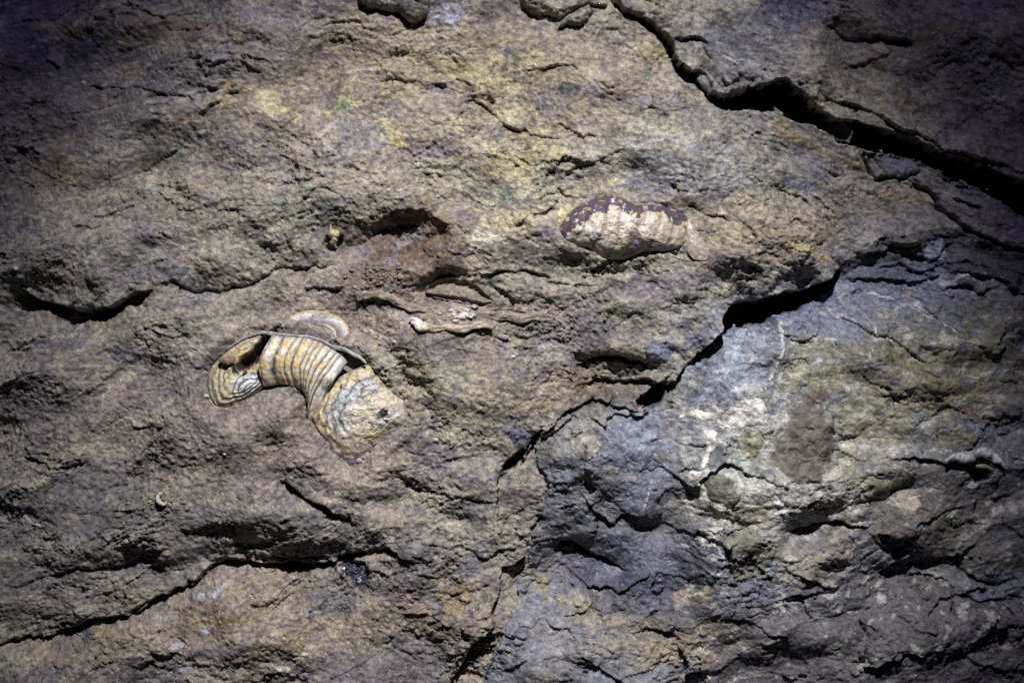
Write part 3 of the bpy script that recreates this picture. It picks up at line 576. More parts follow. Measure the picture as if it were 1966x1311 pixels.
for k, (pts, rise, col, mx_, lb) in enumerate(CHIPS):
    m = ((chiplab == k + 1) * mx_)[..., None]
    Cc = Cc * (1 - m) + np.array(col) * np.clip(g, .4, 1.8) * m
# deepen the differences between the minerals
_gm = np.array((.195, .175, .150))
Cc = np.maximum(Cc, .01)
_kc = np.where(mR | mBR | mSh, 1.15, 1.16)[..., None]
Cc = _gm * (Cc / _gm) ** _kc
_lum = Cc.mean(-1, keepdims=True)
Cc = (_lum + (Cc - _lum) * 1.05) * .95
Cc = np.clip(Cc, .015, .8)

# ------------------------------------------------------------------ seats cut for the fossils
def seat(pts, depth, feather=5):
    w = window(pts, 30)
    sd = sdist(FX_[w], FY_[w], pts)
    k = sm(sd, -1.5, feather) if feather > 4.5 else sm(sd, -feather, feather)
    H[w] = H[w] * (1 - k) + (MACRO[w] - depth) * k
seat(SHELL_A, 14, 6); seat([(526, 652), (512, 648), (494, 664), (474, 684), (456, 698), (464, 709), (492, 698), (512, 676)], 95, 3); seat([(640, 668), (668, 674), (704, 694), (690, 712), (660, 722), (640, 728)], 36, 3); seat(SHELL_B, 10, 6)
seat(OVAL, 9, 5)
seat([(618, 470), (624, 452), (640, 444), (656, 452), (654, 468), (640, 482), (626, 480)], 26, 3)
seat([(1845, 900), (1855, 890), (1885, 888), (1898, 900), (1890, 916), (1866, 922)], 90, 3)
seat([(640, 1090), (660, 1078), (700, 1080), (712, 1100), (700, 1125), (682, 1140), (668, 1120)], 12, 5)

def hs(px, py, A=None):
    A = H if A is None else A
    fx = np.clip((np.asarray(px, float) + MX) / STEP, 0, NX - 1.001); fy = np.clip((np.asarray(py, float) + MY) / STEP, 0, NY - 1.001)
    i = fx.astype(int); j = fy.astype(int); a = fx - i; b = fy - j
    return (A[j, i] * (1 - a) + A[j, i + 1] * a) * (1 - b) + (A[j + 1, i] * (1 - a) + A[j + 1, i + 1] * a) * b

# ------------------------------------------------------------------ materials
def stone(name, rough=.85, bump=.35, spec=.25, scale=420.0, dist=.0012, coat=0.0):
    m = bpy.data.materials.new(name); m.use_nodes = True
    nt = m.node_tree; N = nt.nodes; L = nt.links
    b = N['Principled BSDF']
    at = N.new('ShaderNodeAttribute'); at.attribute_name = 'Col'
    tc = N.new('ShaderNodeTexCoord')
    ns = N.new('ShaderNodeTexNoise'); ns.inputs['Scale'].default_value = scale; ns.inputs['Detail'].default_value = 4; ns.inputs['Roughness'].default_value = .7
    L.new(tc.outputs['Object'], ns.inputs['Vector'])
    mr = N.new('ShaderNodeMapRange'); mr.inputs['From Min'].default_value = .3; mr.inputs['From Max'].default_value = .7
    mr.inputs['To Min'].default_value = .6; mr.inputs['To Max'].default_value = 1.4
    L.new(ns.outputs['Fac'], mr.inputs['Value'])
    mx = N.new('ShaderNodeMix'); mx.data_type = 'RGBA'; mx.blend_type = 'MULTIPLY'; mx.inputs['Factor'].default_value = 1
    L.new(at.outputs['Color'], mx.inputs['A']); L.new(mr.outputs['Result'], mx.inputs['B'])
    L.new(mx.outputs['Result'], b.inputs['Base Color'])
    n2 = N.new('ShaderNodeTexNoise'); n2.inputs['Scale'].default_value = scale * .6; n2.inputs['Detail'].default_value = 5; n2.inputs['Roughness'].default_value = .75
    L.new(tc.outputs['Object'], n2.inputs['Vector'])
    bp = N.new('ShaderNodeBump'); bp.inputs['Strength'].default_value = bump; bp.inputs['Distance'].default_value = dist
    L.new(n2.outputs['Fac'], bp.inputs['Height']); L.new(bp.outputs['Normal'], b.inputs['Normal'])
    rr = N.new('ShaderNodeMapRange'); rr.inputs['To Min'].default_value = rough - .2; rr.inputs['To Max'].default_value = min(1, rough + .12)
    L.new(ns.outputs['Fac'], rr.inputs['Value']); L.new(rr.outputs['Result'], b.inputs['Roughness'])
    b.inputs['Specular IOR Level'].default_value = spec
    return m
M_ROCK = stone('cave_rock', .8, .85, .35, 330, .0035)
M_WET = stone('damp_rock', .46, .9, .6, 330, .0032)
M_SHELL = stone('fossil_shell', .5, .25, .45, 300, .0012)
M_CRUST = stone('crumbly_crust', .9, .9, .2, 380, .003)
M_CRYST = stone('crystal', .22, .2, .6, 300, .001)

def P3(px, py, h):
    return np.stack([(px - CX) * U, -np.asarray(h) * U, (CY - py) * U], -1)

def link_mesh(name, co, quads, cols, mat, parent=None, origin=None, smooth=True, tris=None):
    me = bpy.data.meshes.new(name)
    co = np.asarray(co, np.float32).reshape(-1, 3)
    if origin is not None: co = co - np.asarray(origin, np.float32)
    q = np.asarray(quads, np.int32).reshape(-1, 4)
    t = np.asarray(tris, np.int32).reshape(-1, 3) if tris is not None else np.zeros((0, 3), np.int32)
    me.vertices.add(len(co)); me.vertices.foreach_set('co', co.ravel())
    me.loops.add(q.size + t.size); me.loops.foreach_set('vertex_index', np.concatenate([q.ravel(), t.ravel()]))
    me.polygons.add(len(q) + len(t))
    me.polygons.foreach_set('loop_start', np.concatenate([np.arange(len(q)) * 4, len(q) * 4 + np.arange(len(t)) * 3]).astype(np.int32))
    me.update(calc_edges=True)
    if cols is not None:
        a = me.attributes.new('Col', 'FLOAT_COLOR', 'POINT')
        c = np.ones((len(co), 4), np.float32); c[:, :3] = np.asarray(cols, np.float32).reshape(-1, 3)
        a.data.foreach_set('color', c.ravel())
    if not smooth: me.shade_flat()
    me.materials.append(mat)
    o = bpy.data.objects.new(name, me); COL.objects.link(o)
    if origin is not None: o.location = origin
    if parent is not None:
        o.parent = parent
        if origin is None: o.location = [-v for v in parent.location]
        else: o.location = [a - b for a, b in zip(origin, parent.location)]
    return o

def tag(o, label=None, cat=None, group=None, kind=None):
    if label: o['label'] = label
    if cat: o['category'] = cat
    if group: o['group'] = group
    if kind: o['kind'] = kind
    return o
def thing(name, px, py, label, cat, group=None):
    o = bpy.data.objects.new(name, None); COL.objects.link(o)
    o.location = P3(px, py, hs(px, py)).tolist(); o.empty_display_size = .02
    return tag(o, label, cat, group)

# ------------------------------------------------------------------ the rock slabs
_dip = np.zeros_like(X)
_w = window(VOID1, 30)
_sd = sdist(.5 * WX[_w] + .5 * FX_[_w], .5 * WY[_w] + .5 * FY_[_w], VOID1)
_dip[_w] = np.where((_sd > 0) & (H[_w] < -90), -H[_w], 0) * .13
VCO = P3(X + _dip * .8, Y - _dip, H).reshape(-1, 3); VCOL = Cc.reshape(-1, 3)
lab = np.zeros((NY, NX), np.int16)           # 0 = the broad middle slab
def setlab(m, k): lab[m] = k
setlab(mR, 1); setlab(mBL, 2); setlab(mBR, 3); setlab(mSl, 4); setlab(mSh, 5); setlab(mWe, 6); setlab(mTR, 7)
for k, pts in ((8, BLOCK_A), (10, BLOCK_C), (9, BLOCK_B)):
    w = window(pts, 12); m = inside(FX_[w], FY_[w], pts); lw = lab[w]; lw[m] = k
m = chiplab > 0; lab[m] = 20 + chiplab[m]
partlab = np.where(chiplab > 0, 0, np.where(coblab > 0, coblab + 100, np.where(veinlab > 0, veinlab + 200, 0)))
idx = np.arange(NY * NX).reshape(NY, NX)
fq = np.stack([idx[:-1, :-1], idx[1:, :-1], idx[1:, 1:], idx[:-1, 1:]], -1).reshape(-1, 4)
flab = lab[:-1, :-1].ravel(); fpart = partlab[:-1, :-1].ravel()
def sub(name, sel, mat, parent=None, back=None, px=None, py=None):
    q = fq[sel]
    if len(q) == 0: return None
    used, inv = np.unique(q, return_inverse=True); q2 = inv.reshape(-1, 4)
    co = VCO[used]; cl = VCOL[used]
    # rim walls running back into the hill, so that every piece has its thickness
    e = np.stack([q2, np.roll(q2, -1, 1)], -1).reshape(-1, 2)
    key = np.sort(e, 1); kk = key[:, 0].astype(np.int64) * len(used) + key[:, 1]
    _, first, cnt = np.unique(kk, return_index=True, return_counts=True)
    be = e[first[cnt == 1]]
    bv, binv = np.unique(be, return_inverse=True); binv = binv.reshape(-1, 2)
    nb = len(co)
    bc = co[bv].copy(); bc[:, 1] = np.maximum(bc[:, 1] + .01, back)
    walls = np.stack([be[:, 1], be[:, 0], nb + binv[:, 0], nb + binv[:, 1]], -1)
    co = np.vstack([co, bc]); cl = np.vstack([cl, cl[bv]])
    c = co[:nb].mean(0); c[1] = 0
    if parent is not None: return link_mesh(name, co, np.vstack([q2, walls]), cl, mat, parent)
    return link_mesh(name, co, np.vstack([q2, walls]), cl, mat, None, c)
SLABS = [
    ('rock_slab', 0, M_ROCK, 'broad brown and tan rock slab across the middle and left, holding the striped shell'),
    ('rock_slab', 1, M_WET, 'blue grey rock slab on the right, full of cobbles and white calcite'),
    ('rock_slab', 2, M_ROCK, 'ochre and grey rock slab below the long crack at the lower left'),
    ('rock_slab', 3, M_WET, 'dark purplish rock slab filling the bottom right corner'),
    ('rock_sliver', 4, M_ROCK, 'narrow pale upright rock sliver wedged between the brown and the blue grey slab'),
    ('shale_band', 5, M_WET, 'dark splintered shale band above the blue grey slab at the right edge'),
    ('rock_wedge', 6, M_WET, 'dark rock wedge directly under the wide black crevice at the right edge'),
    ('rock_slab', 7, M_ROCK, 'dark overhanging rock slab above the wide black crevice, top right'),
    ('rock_block', 8, M_ROCK, 'grey tan rock block jutting from the top edge left of the middle'),
    ('rock_block', 9, M_ROCK, 'small ochre rock lump hanging over its shadow at the top edge'),
    ('rock_block', 10, M_ROCK, 'grey rock block at the top edge just above the ochre lump'),
]
slab_obj = {}
for nm, k, mt, lb in SLABS:
    sel = (flab == k) & (fpart == 0)
    slab_obj[k] = tag(sub(nm, sel, mt, None, .56), lb, 'rock', {'rock_slab': 'rock slabs between the cracks', 'rock_block': 'rock blocks at the top edge'}.get(nm))
for k, (pts, rise, col, mx_, lb) in enumerate(CHIPS):
    o = sub('rock_chip', flab == 21 + k, M_WET, None, .06)
    if o: tag(o, lb, 'rock chip', 'rock chips caught in the cracks')
for k, (nm, pts, sw, col, lb) in enumerate(COBBLES):
    host = flab[fpart == 101 + k]
    if len(host) == 0: continue
    o = sub(nm, fpart == 101 + k, M_WET, slab_obj[int(np.bincount(host).argmax())], .03)
    if lb: o['label'] = lb
for k in range(len(VEINS)):
    host = flab[fpart == 201 + k]
    if len(host) == 0: continue
    sub('calcite_vein', fpart == 201 + k, M_WET, slab_obj[int(np.bincount(host).argmax())], .02)
# the hill behind every crack
wx0, wx1, wz0, wz1 = -1.6, 1.6, -1.2, 1.2
n_ = 40
bx, bz = np.meshgrid(np.linspace(wx0, wx1, n_), np.linspace(wz0, wz1, n_))
by = .74 + .02 * np.sin(bx * 9) * np.cos(bz * 7)
ii = np.arange(n_ * n_).reshape(n_, n_)
qq = np.stack([ii[:-1, :-1], ii[:-1, 1:], ii[1:, 1:], ii[1:, :-1]], -1)
tag(link_mesh('cave_wall', np.stack([bx, by, bz], -1), qq, np.full((n_ * n_, 3), .12), M_ROCK), kind='structure')

# ------------------------------------------------------------------ fossils
def densify(pts, nseg):
    p = np.array(pts + pts[:1], float); seg = np.hypot(*(p[1:] - p[:-1]).T); cum = np.concatenate([[0], np.cumsum(seg)])
    t = np.linspace(0, cum[-1], nseg, endpoint=False)
    x = np.interp(t, cum, p[:, 0]); y = np.interp(t, cum, p[:, 1])
    for _ in range(2):
        x = .25 * np.roll(x, 1) + .5 * x + .25 * np.roll(x, -1); y = .25 * np.roll(y, 1) + .5 * y + .25 * np.roll(y, -1)
    return x, y
def open_curve(pts, nseg):
    p = np.array(pts, float); seg = np.hypot(*(p[1:] - p[:-1]).T); cum = np.concatenate([[0], np.cumsum(seg)])
    # Catmull-Rom through the points
    t = np.linspace(0, len(p) - 1 - 1e-6, nseg); k = t.astype(int); f = (t - k)[:, None]
    q = np.vstack([2 * p[0] - p[1], p, 2 * p[-1] - p[-2]])
    a, b, c, d = q[k], q[k + 1], q[k + 2], q[k + 3]
    r = .5 * (2 * b + (c - a) * f + (2 * a - 5 * b + 4 * c - d) * f ** 2 + (3 * b - a - 3 * c + d) * f ** 3)
    return r
def polar_patch(name, pts, centre, dome, mat, colf, parent=None, nt=120, nr=30, pw=2.2, sink=16, extra=None, base=None, basemap=None, lift=0):
    ox, oy = densify(pts, nt)
    r = np.linspace(0, 1, nr + 1)[:, None]
    px = centre[0] + (ox - centre[0])[None] * r; py = centre[1] + (oy - centre[1])[None] * r
    bm_ = MACRO if basemap is None else basemap
    if base is None: b = hs(px, py, bm_)
    else: b = base + 0 * px
    h = b + lift + dome * (1 - r ** pw)
    if extra is not None: h = h + extra(px, py, r + 0 * px)
    c = colf(px, py, r + 0 * px)
    # rolled rim going down into the stone
    wx = centre[0] + (ox - centre[0]) * 1.012; wy = centre[1] + (oy - centre[1]) * 1.012
    px = np.vstack([px, wx[None]]); py = np.vstack([py, wy[None]]); h = np.vstack([h, h[-1:] - sink]); c = np.concatenate([c, c[-1:]], 0)
    NR = nr + 2
    I = np.arange(NR * nt).reshape(NR, nt)
    q = np.stack([I[:-1], np.roll(I[:-1], -1, 1), np.roll(I[1:], -1, 1), I[1:]], -1).reshape(-1, 4)[:, ::-1]
    return link_mesh(name, P3(px, py, h), q, c, mat, parent)
def grad(t, stops):
    xs = [s[0] for s in stops]; cs = np.array([s[1] for s in stops])
    return np.stack([np.interp(t, xs, cs[:, k]) for k in range(3)], -1)
def lerpc(c, col, m):
    m = np.clip(m, 0, 1)[..., None]; return c * (1 - m) + np.array(col) * m
def tube(name, pts, radii, mat, colf, parent=None, lift=0, sides=10, nseg=40, flat=1.0, nz=.0, basemap=None, seed=0, hvals=None):
    r = open_curve([p[:2] for p in pts], nseg); rad = np.interp(np.linspace(0, len(radii) - 1, nseg), np.arange(len(radii)), radii)
    tg = np.gradient(r, axis=0); tg /= np.linalg.norm(tg, axis=1)[:, None] + 1e-9
    nrm = np.stack([-tg[:, 1], tg[:, 0]], 1)
    if hvals is None: b = hs(r[:, 0], r[:, 1], MACRO if basemap is None else basemap)
    else: b = np.interp(np.linspace(0, len(hvals) - 1, nseg), np.arange(len(hvals)), hvals)
    th = np.linspace(0, 2 * np.pi, sides, endpoint=False)
    rr = rad[:, None] * (1 + nz * gnoise(np.linspace(0, 1 + np.hypot(*(r[1:] - r[:-1]).T).sum() / 24, nseg)[:, None] + 0 * th, np.cos(th)[None] * 1.5 + seed * 3.1, seed))
    px = r[:, 0:1] + nrm[:, 0:1] * np.cos(th) * rr; py = r[:, 1:2] + nrm[:, 1:2] * np.cos(th) * rr
    h = b[:, None] + lift + np.sin(th) * rr * flat + .16 * rr * fbm(px / 6.5, py / 5.5, 3, 300 + seed, .65)
    I = np.arange(nseg * sides).reshape(nseg, sides)
    q = np.stack([I[:-1], I[1:], np.roll(I[1:], -1, 1), np.roll(I[:-1], -1, 1)], -1).reshape(-1, 4)
    co = P3(px, py, h).reshape(-1, 3); n0 = len(co)
    ends = np.stack([co[:sides].mean(0), co[-sides:].mean(0)])
    tr = [(n0, k, (k + 1) % sides) for k in range(sides)] + [(n0 + 1, (nseg - 1) * sides + (k + 1) % sides, (nseg - 1) * sides + k) for k in range(sides)]
    c = colf(px, py, np.linspace(0, 1, nseg)[:, None] + 0 * px).reshape(-1, 3)
    return link_mesh(name, np.vstack([co, ends]), q, np.vstack([c, c[:1], c[-1:]]), mat, parent, tris=tr)
def nz2(px, py, s, o=3, seed=0, g=.55): return fbm(np.asarray(px, float) / s, np.asarray(py, float) / s, o, seed, g)

def csamp(px, py): return np.stack([hs(px, py, Cc[..., k]) for k in range(3)], -1)
# --- big striped shell
YEL = (.50, .35, .11); CRE = (.52, .46, .31); WHT = (.55, .55, .52); GRB = (.20, .215, .23); BRN = (.17, .11, .06); BLU = (.36, .40, .43)
SA = thing('fossil_shell', 590, 760, 'large curved fossil shell with yellow, cream and dark blue growth stripes', 'fossil', 'large fossil shells')
b0 = float(hs(590, 720, MACRO))
NS, NT = 150, 46
Tc = open_curve([(523, 642), (557, 645), (583, 646), (610, 653), (637, 666), (655, 679), (668, 694)], NS)
Bc = open_curve([(506, 744), (541, 739), (560, 743), (578, 750), (587, 764), (590, 784), (588, 803), (606, 820)], NS)
t = np.linspace(0, 1, NT)[None]; s = np.linspace(0, 1, NS)[:, None]
bow = -15 * np.sin(np.pi * t) ** 1.2 * (1 - s * .35)
px = Tc[:, 0:1] * (1 - t) + Bc[:, 0:1] * t + bow; py = Tc[:, 1:2] * (1 - t) + Bc[:, 1:2] * t - bow * .15
K = 11.0
ph = (s ** 1.05) * K + .30 * np.sin(s * 9.5 + 1) + .16 * np.sin(s * 23) + .12 * nz2(px, py, 26, 2, 3)
fr = ph - np.floor(ph)
line = np.exp(-((fr - .5) / .115) ** 2)
soft = np.exp(-((fr - .38) / .17) ** 2)
c = np.zeros(px.shape + (3,)) + np.array(CRE)
yel = sm(nz2(px, py, 30, 3, 5), -.65, .1)
c = lerpc(c, YEL, yel * (.6 + .4 * sm(fr, .5, .95)) * (1 - sm(s + 0 * t, .62, .95)))
c = lerpc(c, WHT, sm(nz2(px, py, 20, 3, 7), .05, .5) * .6 + .45 * sm(s + 0 * t, .6, .95))
c = lerpc(c, (.25, .26, .22), soft * .42)
c = lerpc(c, (.03, .038, .055), line * (1.0 + .2 * nz2(px, py, 10, 2, 9)))
c = lerpc(c, (.30, .22, .10), sm(nz2(px, py, 7, 3, 11), .35, .6) * .6)
c = lerpc(c, GRB, sm(t + 0 * s, .12, 0) * .6)
q_ = (.8 * sm(t + .08 * nz2(px, py, 12, 3, 29), .9, 1.0))[..., None]
c = c * (1 - q_) + csamp(px, py) * q_
h = b0 + 4 + 33 * np.sin(np.pi * np.clip(t * .86 + .10, 0, 1)) ** .8 + 1.0 * np.cos((fr - 1) * 2 * np.pi) + 1.2 * nz2(px, py, 9, 3, 13) - 6 * s
edge = np.minimum(np.minimum(t, 1 - t) * NT, np.minimum(s, 1 - s) * NS)
low = sm(t + 0 * s, .3, .5)
h = h - 18 * sm(s + 0 * t, .72, 1.0) * low
h = np.where((edge < .5) & ~((s > .99) & (t > .45)), h - 18, h)
I = np.arange(NS * NT).reshape(NS, NT)
q = np.stack([I[:-1, :-1], I[:-1, 1:], I[1:, 1:], I[1:, :-1]], -1).reshape(-1, 4)
link_mesh('ribbed_valve', P3(px, py, h), q, c, M_SHELL, SA)
# right disc
DISC = [(706, 698), (720, 711), (741, 743), (752, 754), (776, 770), (786, 802), (778, 815), (741, 840), (709, 866), (682, 886), (672, 893), (658, 886), (642, 872), (631, 853), (621, 837), (605, 818), (600, 800), (606, 776), (620, 752), (637, 733), (662, 718), (690, 706)]
dc = (712, 792)
def disc_h(px, py, r):
    k = np.cos((r ** 1.1 * 8 + .5 * nz2(px, py, 40, 2, 15)) * 2 * np.pi) * .9 * sm(r, .3, .5) * sm(-(px - dc[0]) * .75 - (py - dc[1]) * .65, -15, 40)
    d = np.hypot((px - 733) / 9, (py - 797) / 11)
    return k + 5 * sm(-(px - dc[0]) * .75 - (py - dc[1]) * .35, 20, 60) + 3.4 * nz2(px, py, 22, 5, 17, .62) - 8 * sm((px - 640) * .55 + (py - 850) * .8, -10, 40) - 20 * np.exp(-(d * (1 + .5 * nz2(px, py, 9, 2, 18))) ** 4 * .9) * sm(px + .5 * (py - 797), 722, 738)
def disc_c(px, py, r):
    a = np.arctan2(py - dc[1], px - dc[0])
    ul = sm(-(px - dc[0]) * .75 - (py - dc[1]) * .65, 0, 60)           # the side towards the ribs
    c = np.zeros(px.shape + (3,)) + np.array((.46, .41, .30))
    c = lerpc(c, (.47, .48, .47), sm(nz2(px, py, 26, 3, 19), -.1, .4) * .7)
    c = lerpc(c, (.42, .36, .24), sm(nz2(px, py, 14, 4, 21, .6), .0, .5) * .7)
    c = lerpc(c, (.46, .35, .15), ul * sm(r, .72, .9) * .8)
    c = lerpc(c, (.33, .355, .36), ul * sm(r, .35, .5) * (1 - sm(r, .66, .8)) * .8)
    g = np.hypot(px - 738, (py - 800) * .94) / 17.5 + .45 * nz2(px, py, 34, 3, 23); f = g - np.floor(g)
    c = lerpc(c, (.065, .075, .09), np.exp(-((f - .5) / .12) ** 2) * sm(ul, .02, .35) * sm(r, .3, .45) * .95)
    c = lerpc(c, (.28, .22, .16), sm(py, 840, 880) * .7)
    c = lerpc(c, (.55, .44, .2), np.exp(-(((px - 712) / 16) ** 2 + ((py - 832) / 10) ** 2)) * .8)
    c = lerpc(c, BRN, sm(nz2(px, py, 8, 3, 25), .38, .6) * .6)
    c = lerpc(c, (.17, .165, .165), np.exp(-(((px - 730) / 10) ** 2 + ((py - 799) / 8) ** 2) ** 2) * .7)  # shadow in the hole painted as a grey patch
    c = c * (1 - (q_ := (.85 * sm(r + .10 * nz2(px, py, 14, 3, 27), .9, 1.0))[..., None])) + csamp(px, py) * q_
    c = lerpc(c, (.25, .25, .27), sm(r, .93, .99) * sm((px - 640) + (py - 800), 60, 120) * .8)
    return c
polar_patch('round_valve', DISC, dc, 28, M_SHELL, disc_c, SA, 200, 60, 2.8, 22, disc_h, base=b0 - 1)
# left hook
HOOK = [(399, 743), (400, 719), (407, 702), (422, 687), (447, 665), (477, 648), (503, 643), (516, 648), (506, 664), (500, 682), (505, 700), (518, 722), (512, 738), (503, 744), (482, 761), (455, 776), (431, 781), (414, 777), (404, 762)]
hc = (470, 728)
def hook_h(px, py, r):
    d = polydist(np.asarray(px, np.float32), np.asarray(py, np.float32), [(516, 655), (502, 670), (487, 688), (472, 698)])[0]
    d2 = np.hypot((px - 484) / 24, (py - 742) / 16)
    return -60 * np.exp(-(d / 10) ** 2) + 4 * np.exp(-((d - 16) / 7) ** 2) + 7 * np.exp(-d2 ** 2) + 1.2 * nz2(px, py, 12, 3, 31) + 1.2 * np.cos((r * 6 + .4 * nz2(px, py, 30, 2, 33)) * 2 * np.pi) * sm(r, .35, .6)
def hook_c(px, py, r):
    c = np.zeros(px.shape + (3,)) + np.array((.47, .41, .28))
    c = lerpc(c, (.46, .34, .14), sm(nz2(px, py, 24, 3, 35), -.1, .35) * .7)
    d2 = np.hypot((px - 480) / 40, (py - 738) / 22)
    c = lerpc(c, (.58, .59, .58), np.exp(-d2 ** 4) * .9)
    g = r * 6.2 + .55 * nz2(px, py, 36, 3, 37); f = g - np.floor(g)
    c = lerpc(c, (.07, .075, .085), np.exp(-((f - .5) / .11) ** 2) * sm(r, .42, .55) * .9)
    d3 = np.abs(np.hypot((px - 484) / 24, (py - 746) / 19) - 1)
    c = lerpc(c, (.12, .14, .17), np.exp(-(d3 / .09) ** 2) * sm(-(py - 752), 0, 14) * .9)
    rl = np.hypot(px - 487, (py - 749) * 1.1) / 10.5 + .3 * nz2(px, py, 22, 2, 38); fl_ = rl - np.floor(rl)
    c = lerpc(c, (.04, .05, .065), np.exp(-((fl_ - .5) / .15) ** 2) * sm(46 - rl * 10.5, 0, 6) * sm(px, 440, 452) * .95)
    d4 = np.abs(np.hypot((px - 486) / 34, (py - 752) / 34) - 1)
    c = lerpc(c, (.16, .18, .19), np.exp(-(d4 / .05) ** 2) * sm(-(py - 745), 0, 14) * sm(px, 470, 490) * .8)
    c = c * (1 - (q_ := (.8 * sm(r + .10 * nz2(px, py, 14, 3, 28), .88, 1.0))[..., None])) + csamp(px, py) * q_
    c = lerpc(c, (.22, .17, .12), sm(r, .78, .98) * .4)
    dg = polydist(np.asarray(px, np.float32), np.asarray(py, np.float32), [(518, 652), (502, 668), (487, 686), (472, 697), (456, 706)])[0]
    c = lerpc(c, (.03, .02, .013), sm(11.5 - dg + 4 * nz2(px, py, 9, 3, 40), -2, 3))  # crevice shade painted near-black over its dark mud
    c = lerpc(c, BRN, sm(nz2(px, py, 9, 3, 39), .32, .55) * .65)
    return c
polar_patch('hooked_valve', HOOK, hc, 20, M_SHELL, hook_c, SA, 180, 54, 2.6, 22, hook_h, base=b0 + 1)
GREYRIM = lambda px, py, t: .35 * csamp(px, py) + .65 * lerpc(np.zeros(np.shape(px) + (3,)) + np.array((.215, .23, .25)), (.32, .30, .25), sm(nz2(px, py, 14, 2, 41), 0, .4))
tube('rim', [(415, 690), (447, 662), (477, 645), (503, 639), (522, 640), (557, 644), (583, 645), (610, 651), (637, 663), (663, 672), (690, 685), (704, 697)], [1.0, 1.8, 2.4, 3.2, 3.6, 3.0, 2.6, 3.0, 3.4, 4.4, 4.2, 1.6], M_SHELL, GREYRIM, SA, sides=12, nseg=160, nz=.55, flat=.7, hvals=[b0 + 1, b0 + 5, b0 + 11, b0 + 12, b0 + 14, b0 + 16])
MUD = lambda px, py, t: lerpc(np.zeros(np.shape(px) + (3,)) + np.array((.25, .18, .11)), (.16, .10, .06), sm(nz2(px, py, 8, 3, 43), -.1, .4))
tube('worm_tube', [(422, 691), (432, 694), (444, 692), (456, 697)], [3, 7.5, 8.5, 8, 7, 3.5], M_CRUST, MUD, SA, sides=14, nseg=40, nz=.5, hvals=[b0 + 16, b0 + 22, b0 + 18], flat=1.1)
CALC = lambda px, py, t: lerpc(np.zeros(np.shape(px) + (3,)) + np.array((.60, .60, .62)), (.45, .38, .22), sm(nz2(px, py, 7, 3, 45), 0, .4))
tube('calcite_splinter', [(523, 662), (519, 674), (511, 688), (505, 700)], [1, 4, 6, 5, 2], M_CRYST, CALC, SA, sides=9, nseg=30, nz=.5, hvals=[b0 + 26, b0 + 22, b0 + 16])
rnd = random.Random(3)
def blob(name, px, py, h, r, mat, col, parent=None, sx=1, sy=1, sz=1, amp=.25, seed=0, cols=None, nu=14, nv=9):
    """uneven little stone"""
    u = np.linspace(0, 2 * np.pi, nu, endpoint=False)[None]; v = np.linspace(0.001, np.pi - .001, nv)[:, None]
    dx = np.sin(v) * np.cos(u); dy = np.sin(v) * np.sin(u); dz = np.cos(v) + 0 * u
    k = 1 + amp * gnoise(dx * 1.7 + seed * 1.31 + 10, dy * 1.7 + dz * 1.3 + seed * 2.7 + 10, seed % 60)
    X_ = px + dx * r * sx * k; Y_ = py + dy * r * sy * k; H_ = h + dz * r * sz * k
    I = np.arange(nu * nv).reshape(nv, nu)
    q = np.stack([I[:-1], np.roll(I[:-1], -1, 1), np.roll(I[1:], -1, 1), I[1:]], -1).reshape(-1, 4)[:, ::-1]
    cc = np.zeros(X_.shape + (3,)) + np.array(col) * (1 + .25 * nz2(X_, Y_, max(r * .7, 1.5), 2, seed))[..., None]
    if parent is None:
        return link_mesh(name, P3(X_, Y_, H_), q, cc, mat, None, P3(px, py, h).tolist())
    return link_mesh(name, P3(X_, Y_, H_), q, cc, mat, parent)
for k, (x, y) in enumerate([(471, 716), (475, 713), (702, 799), (701, 812), (714, 849), (656, 740), (550, 706), (622, 697), (620, 702), (532, 687)]):
    blob('mud_speck', x, y, b0 + (19 if x > 640 else 26), [2.6, 2.8, 3.2, 2, 3, 2, 2, 2, 1.6, 2][k], M_WET, (.05, .05, .06), SA, seed=k + 3)
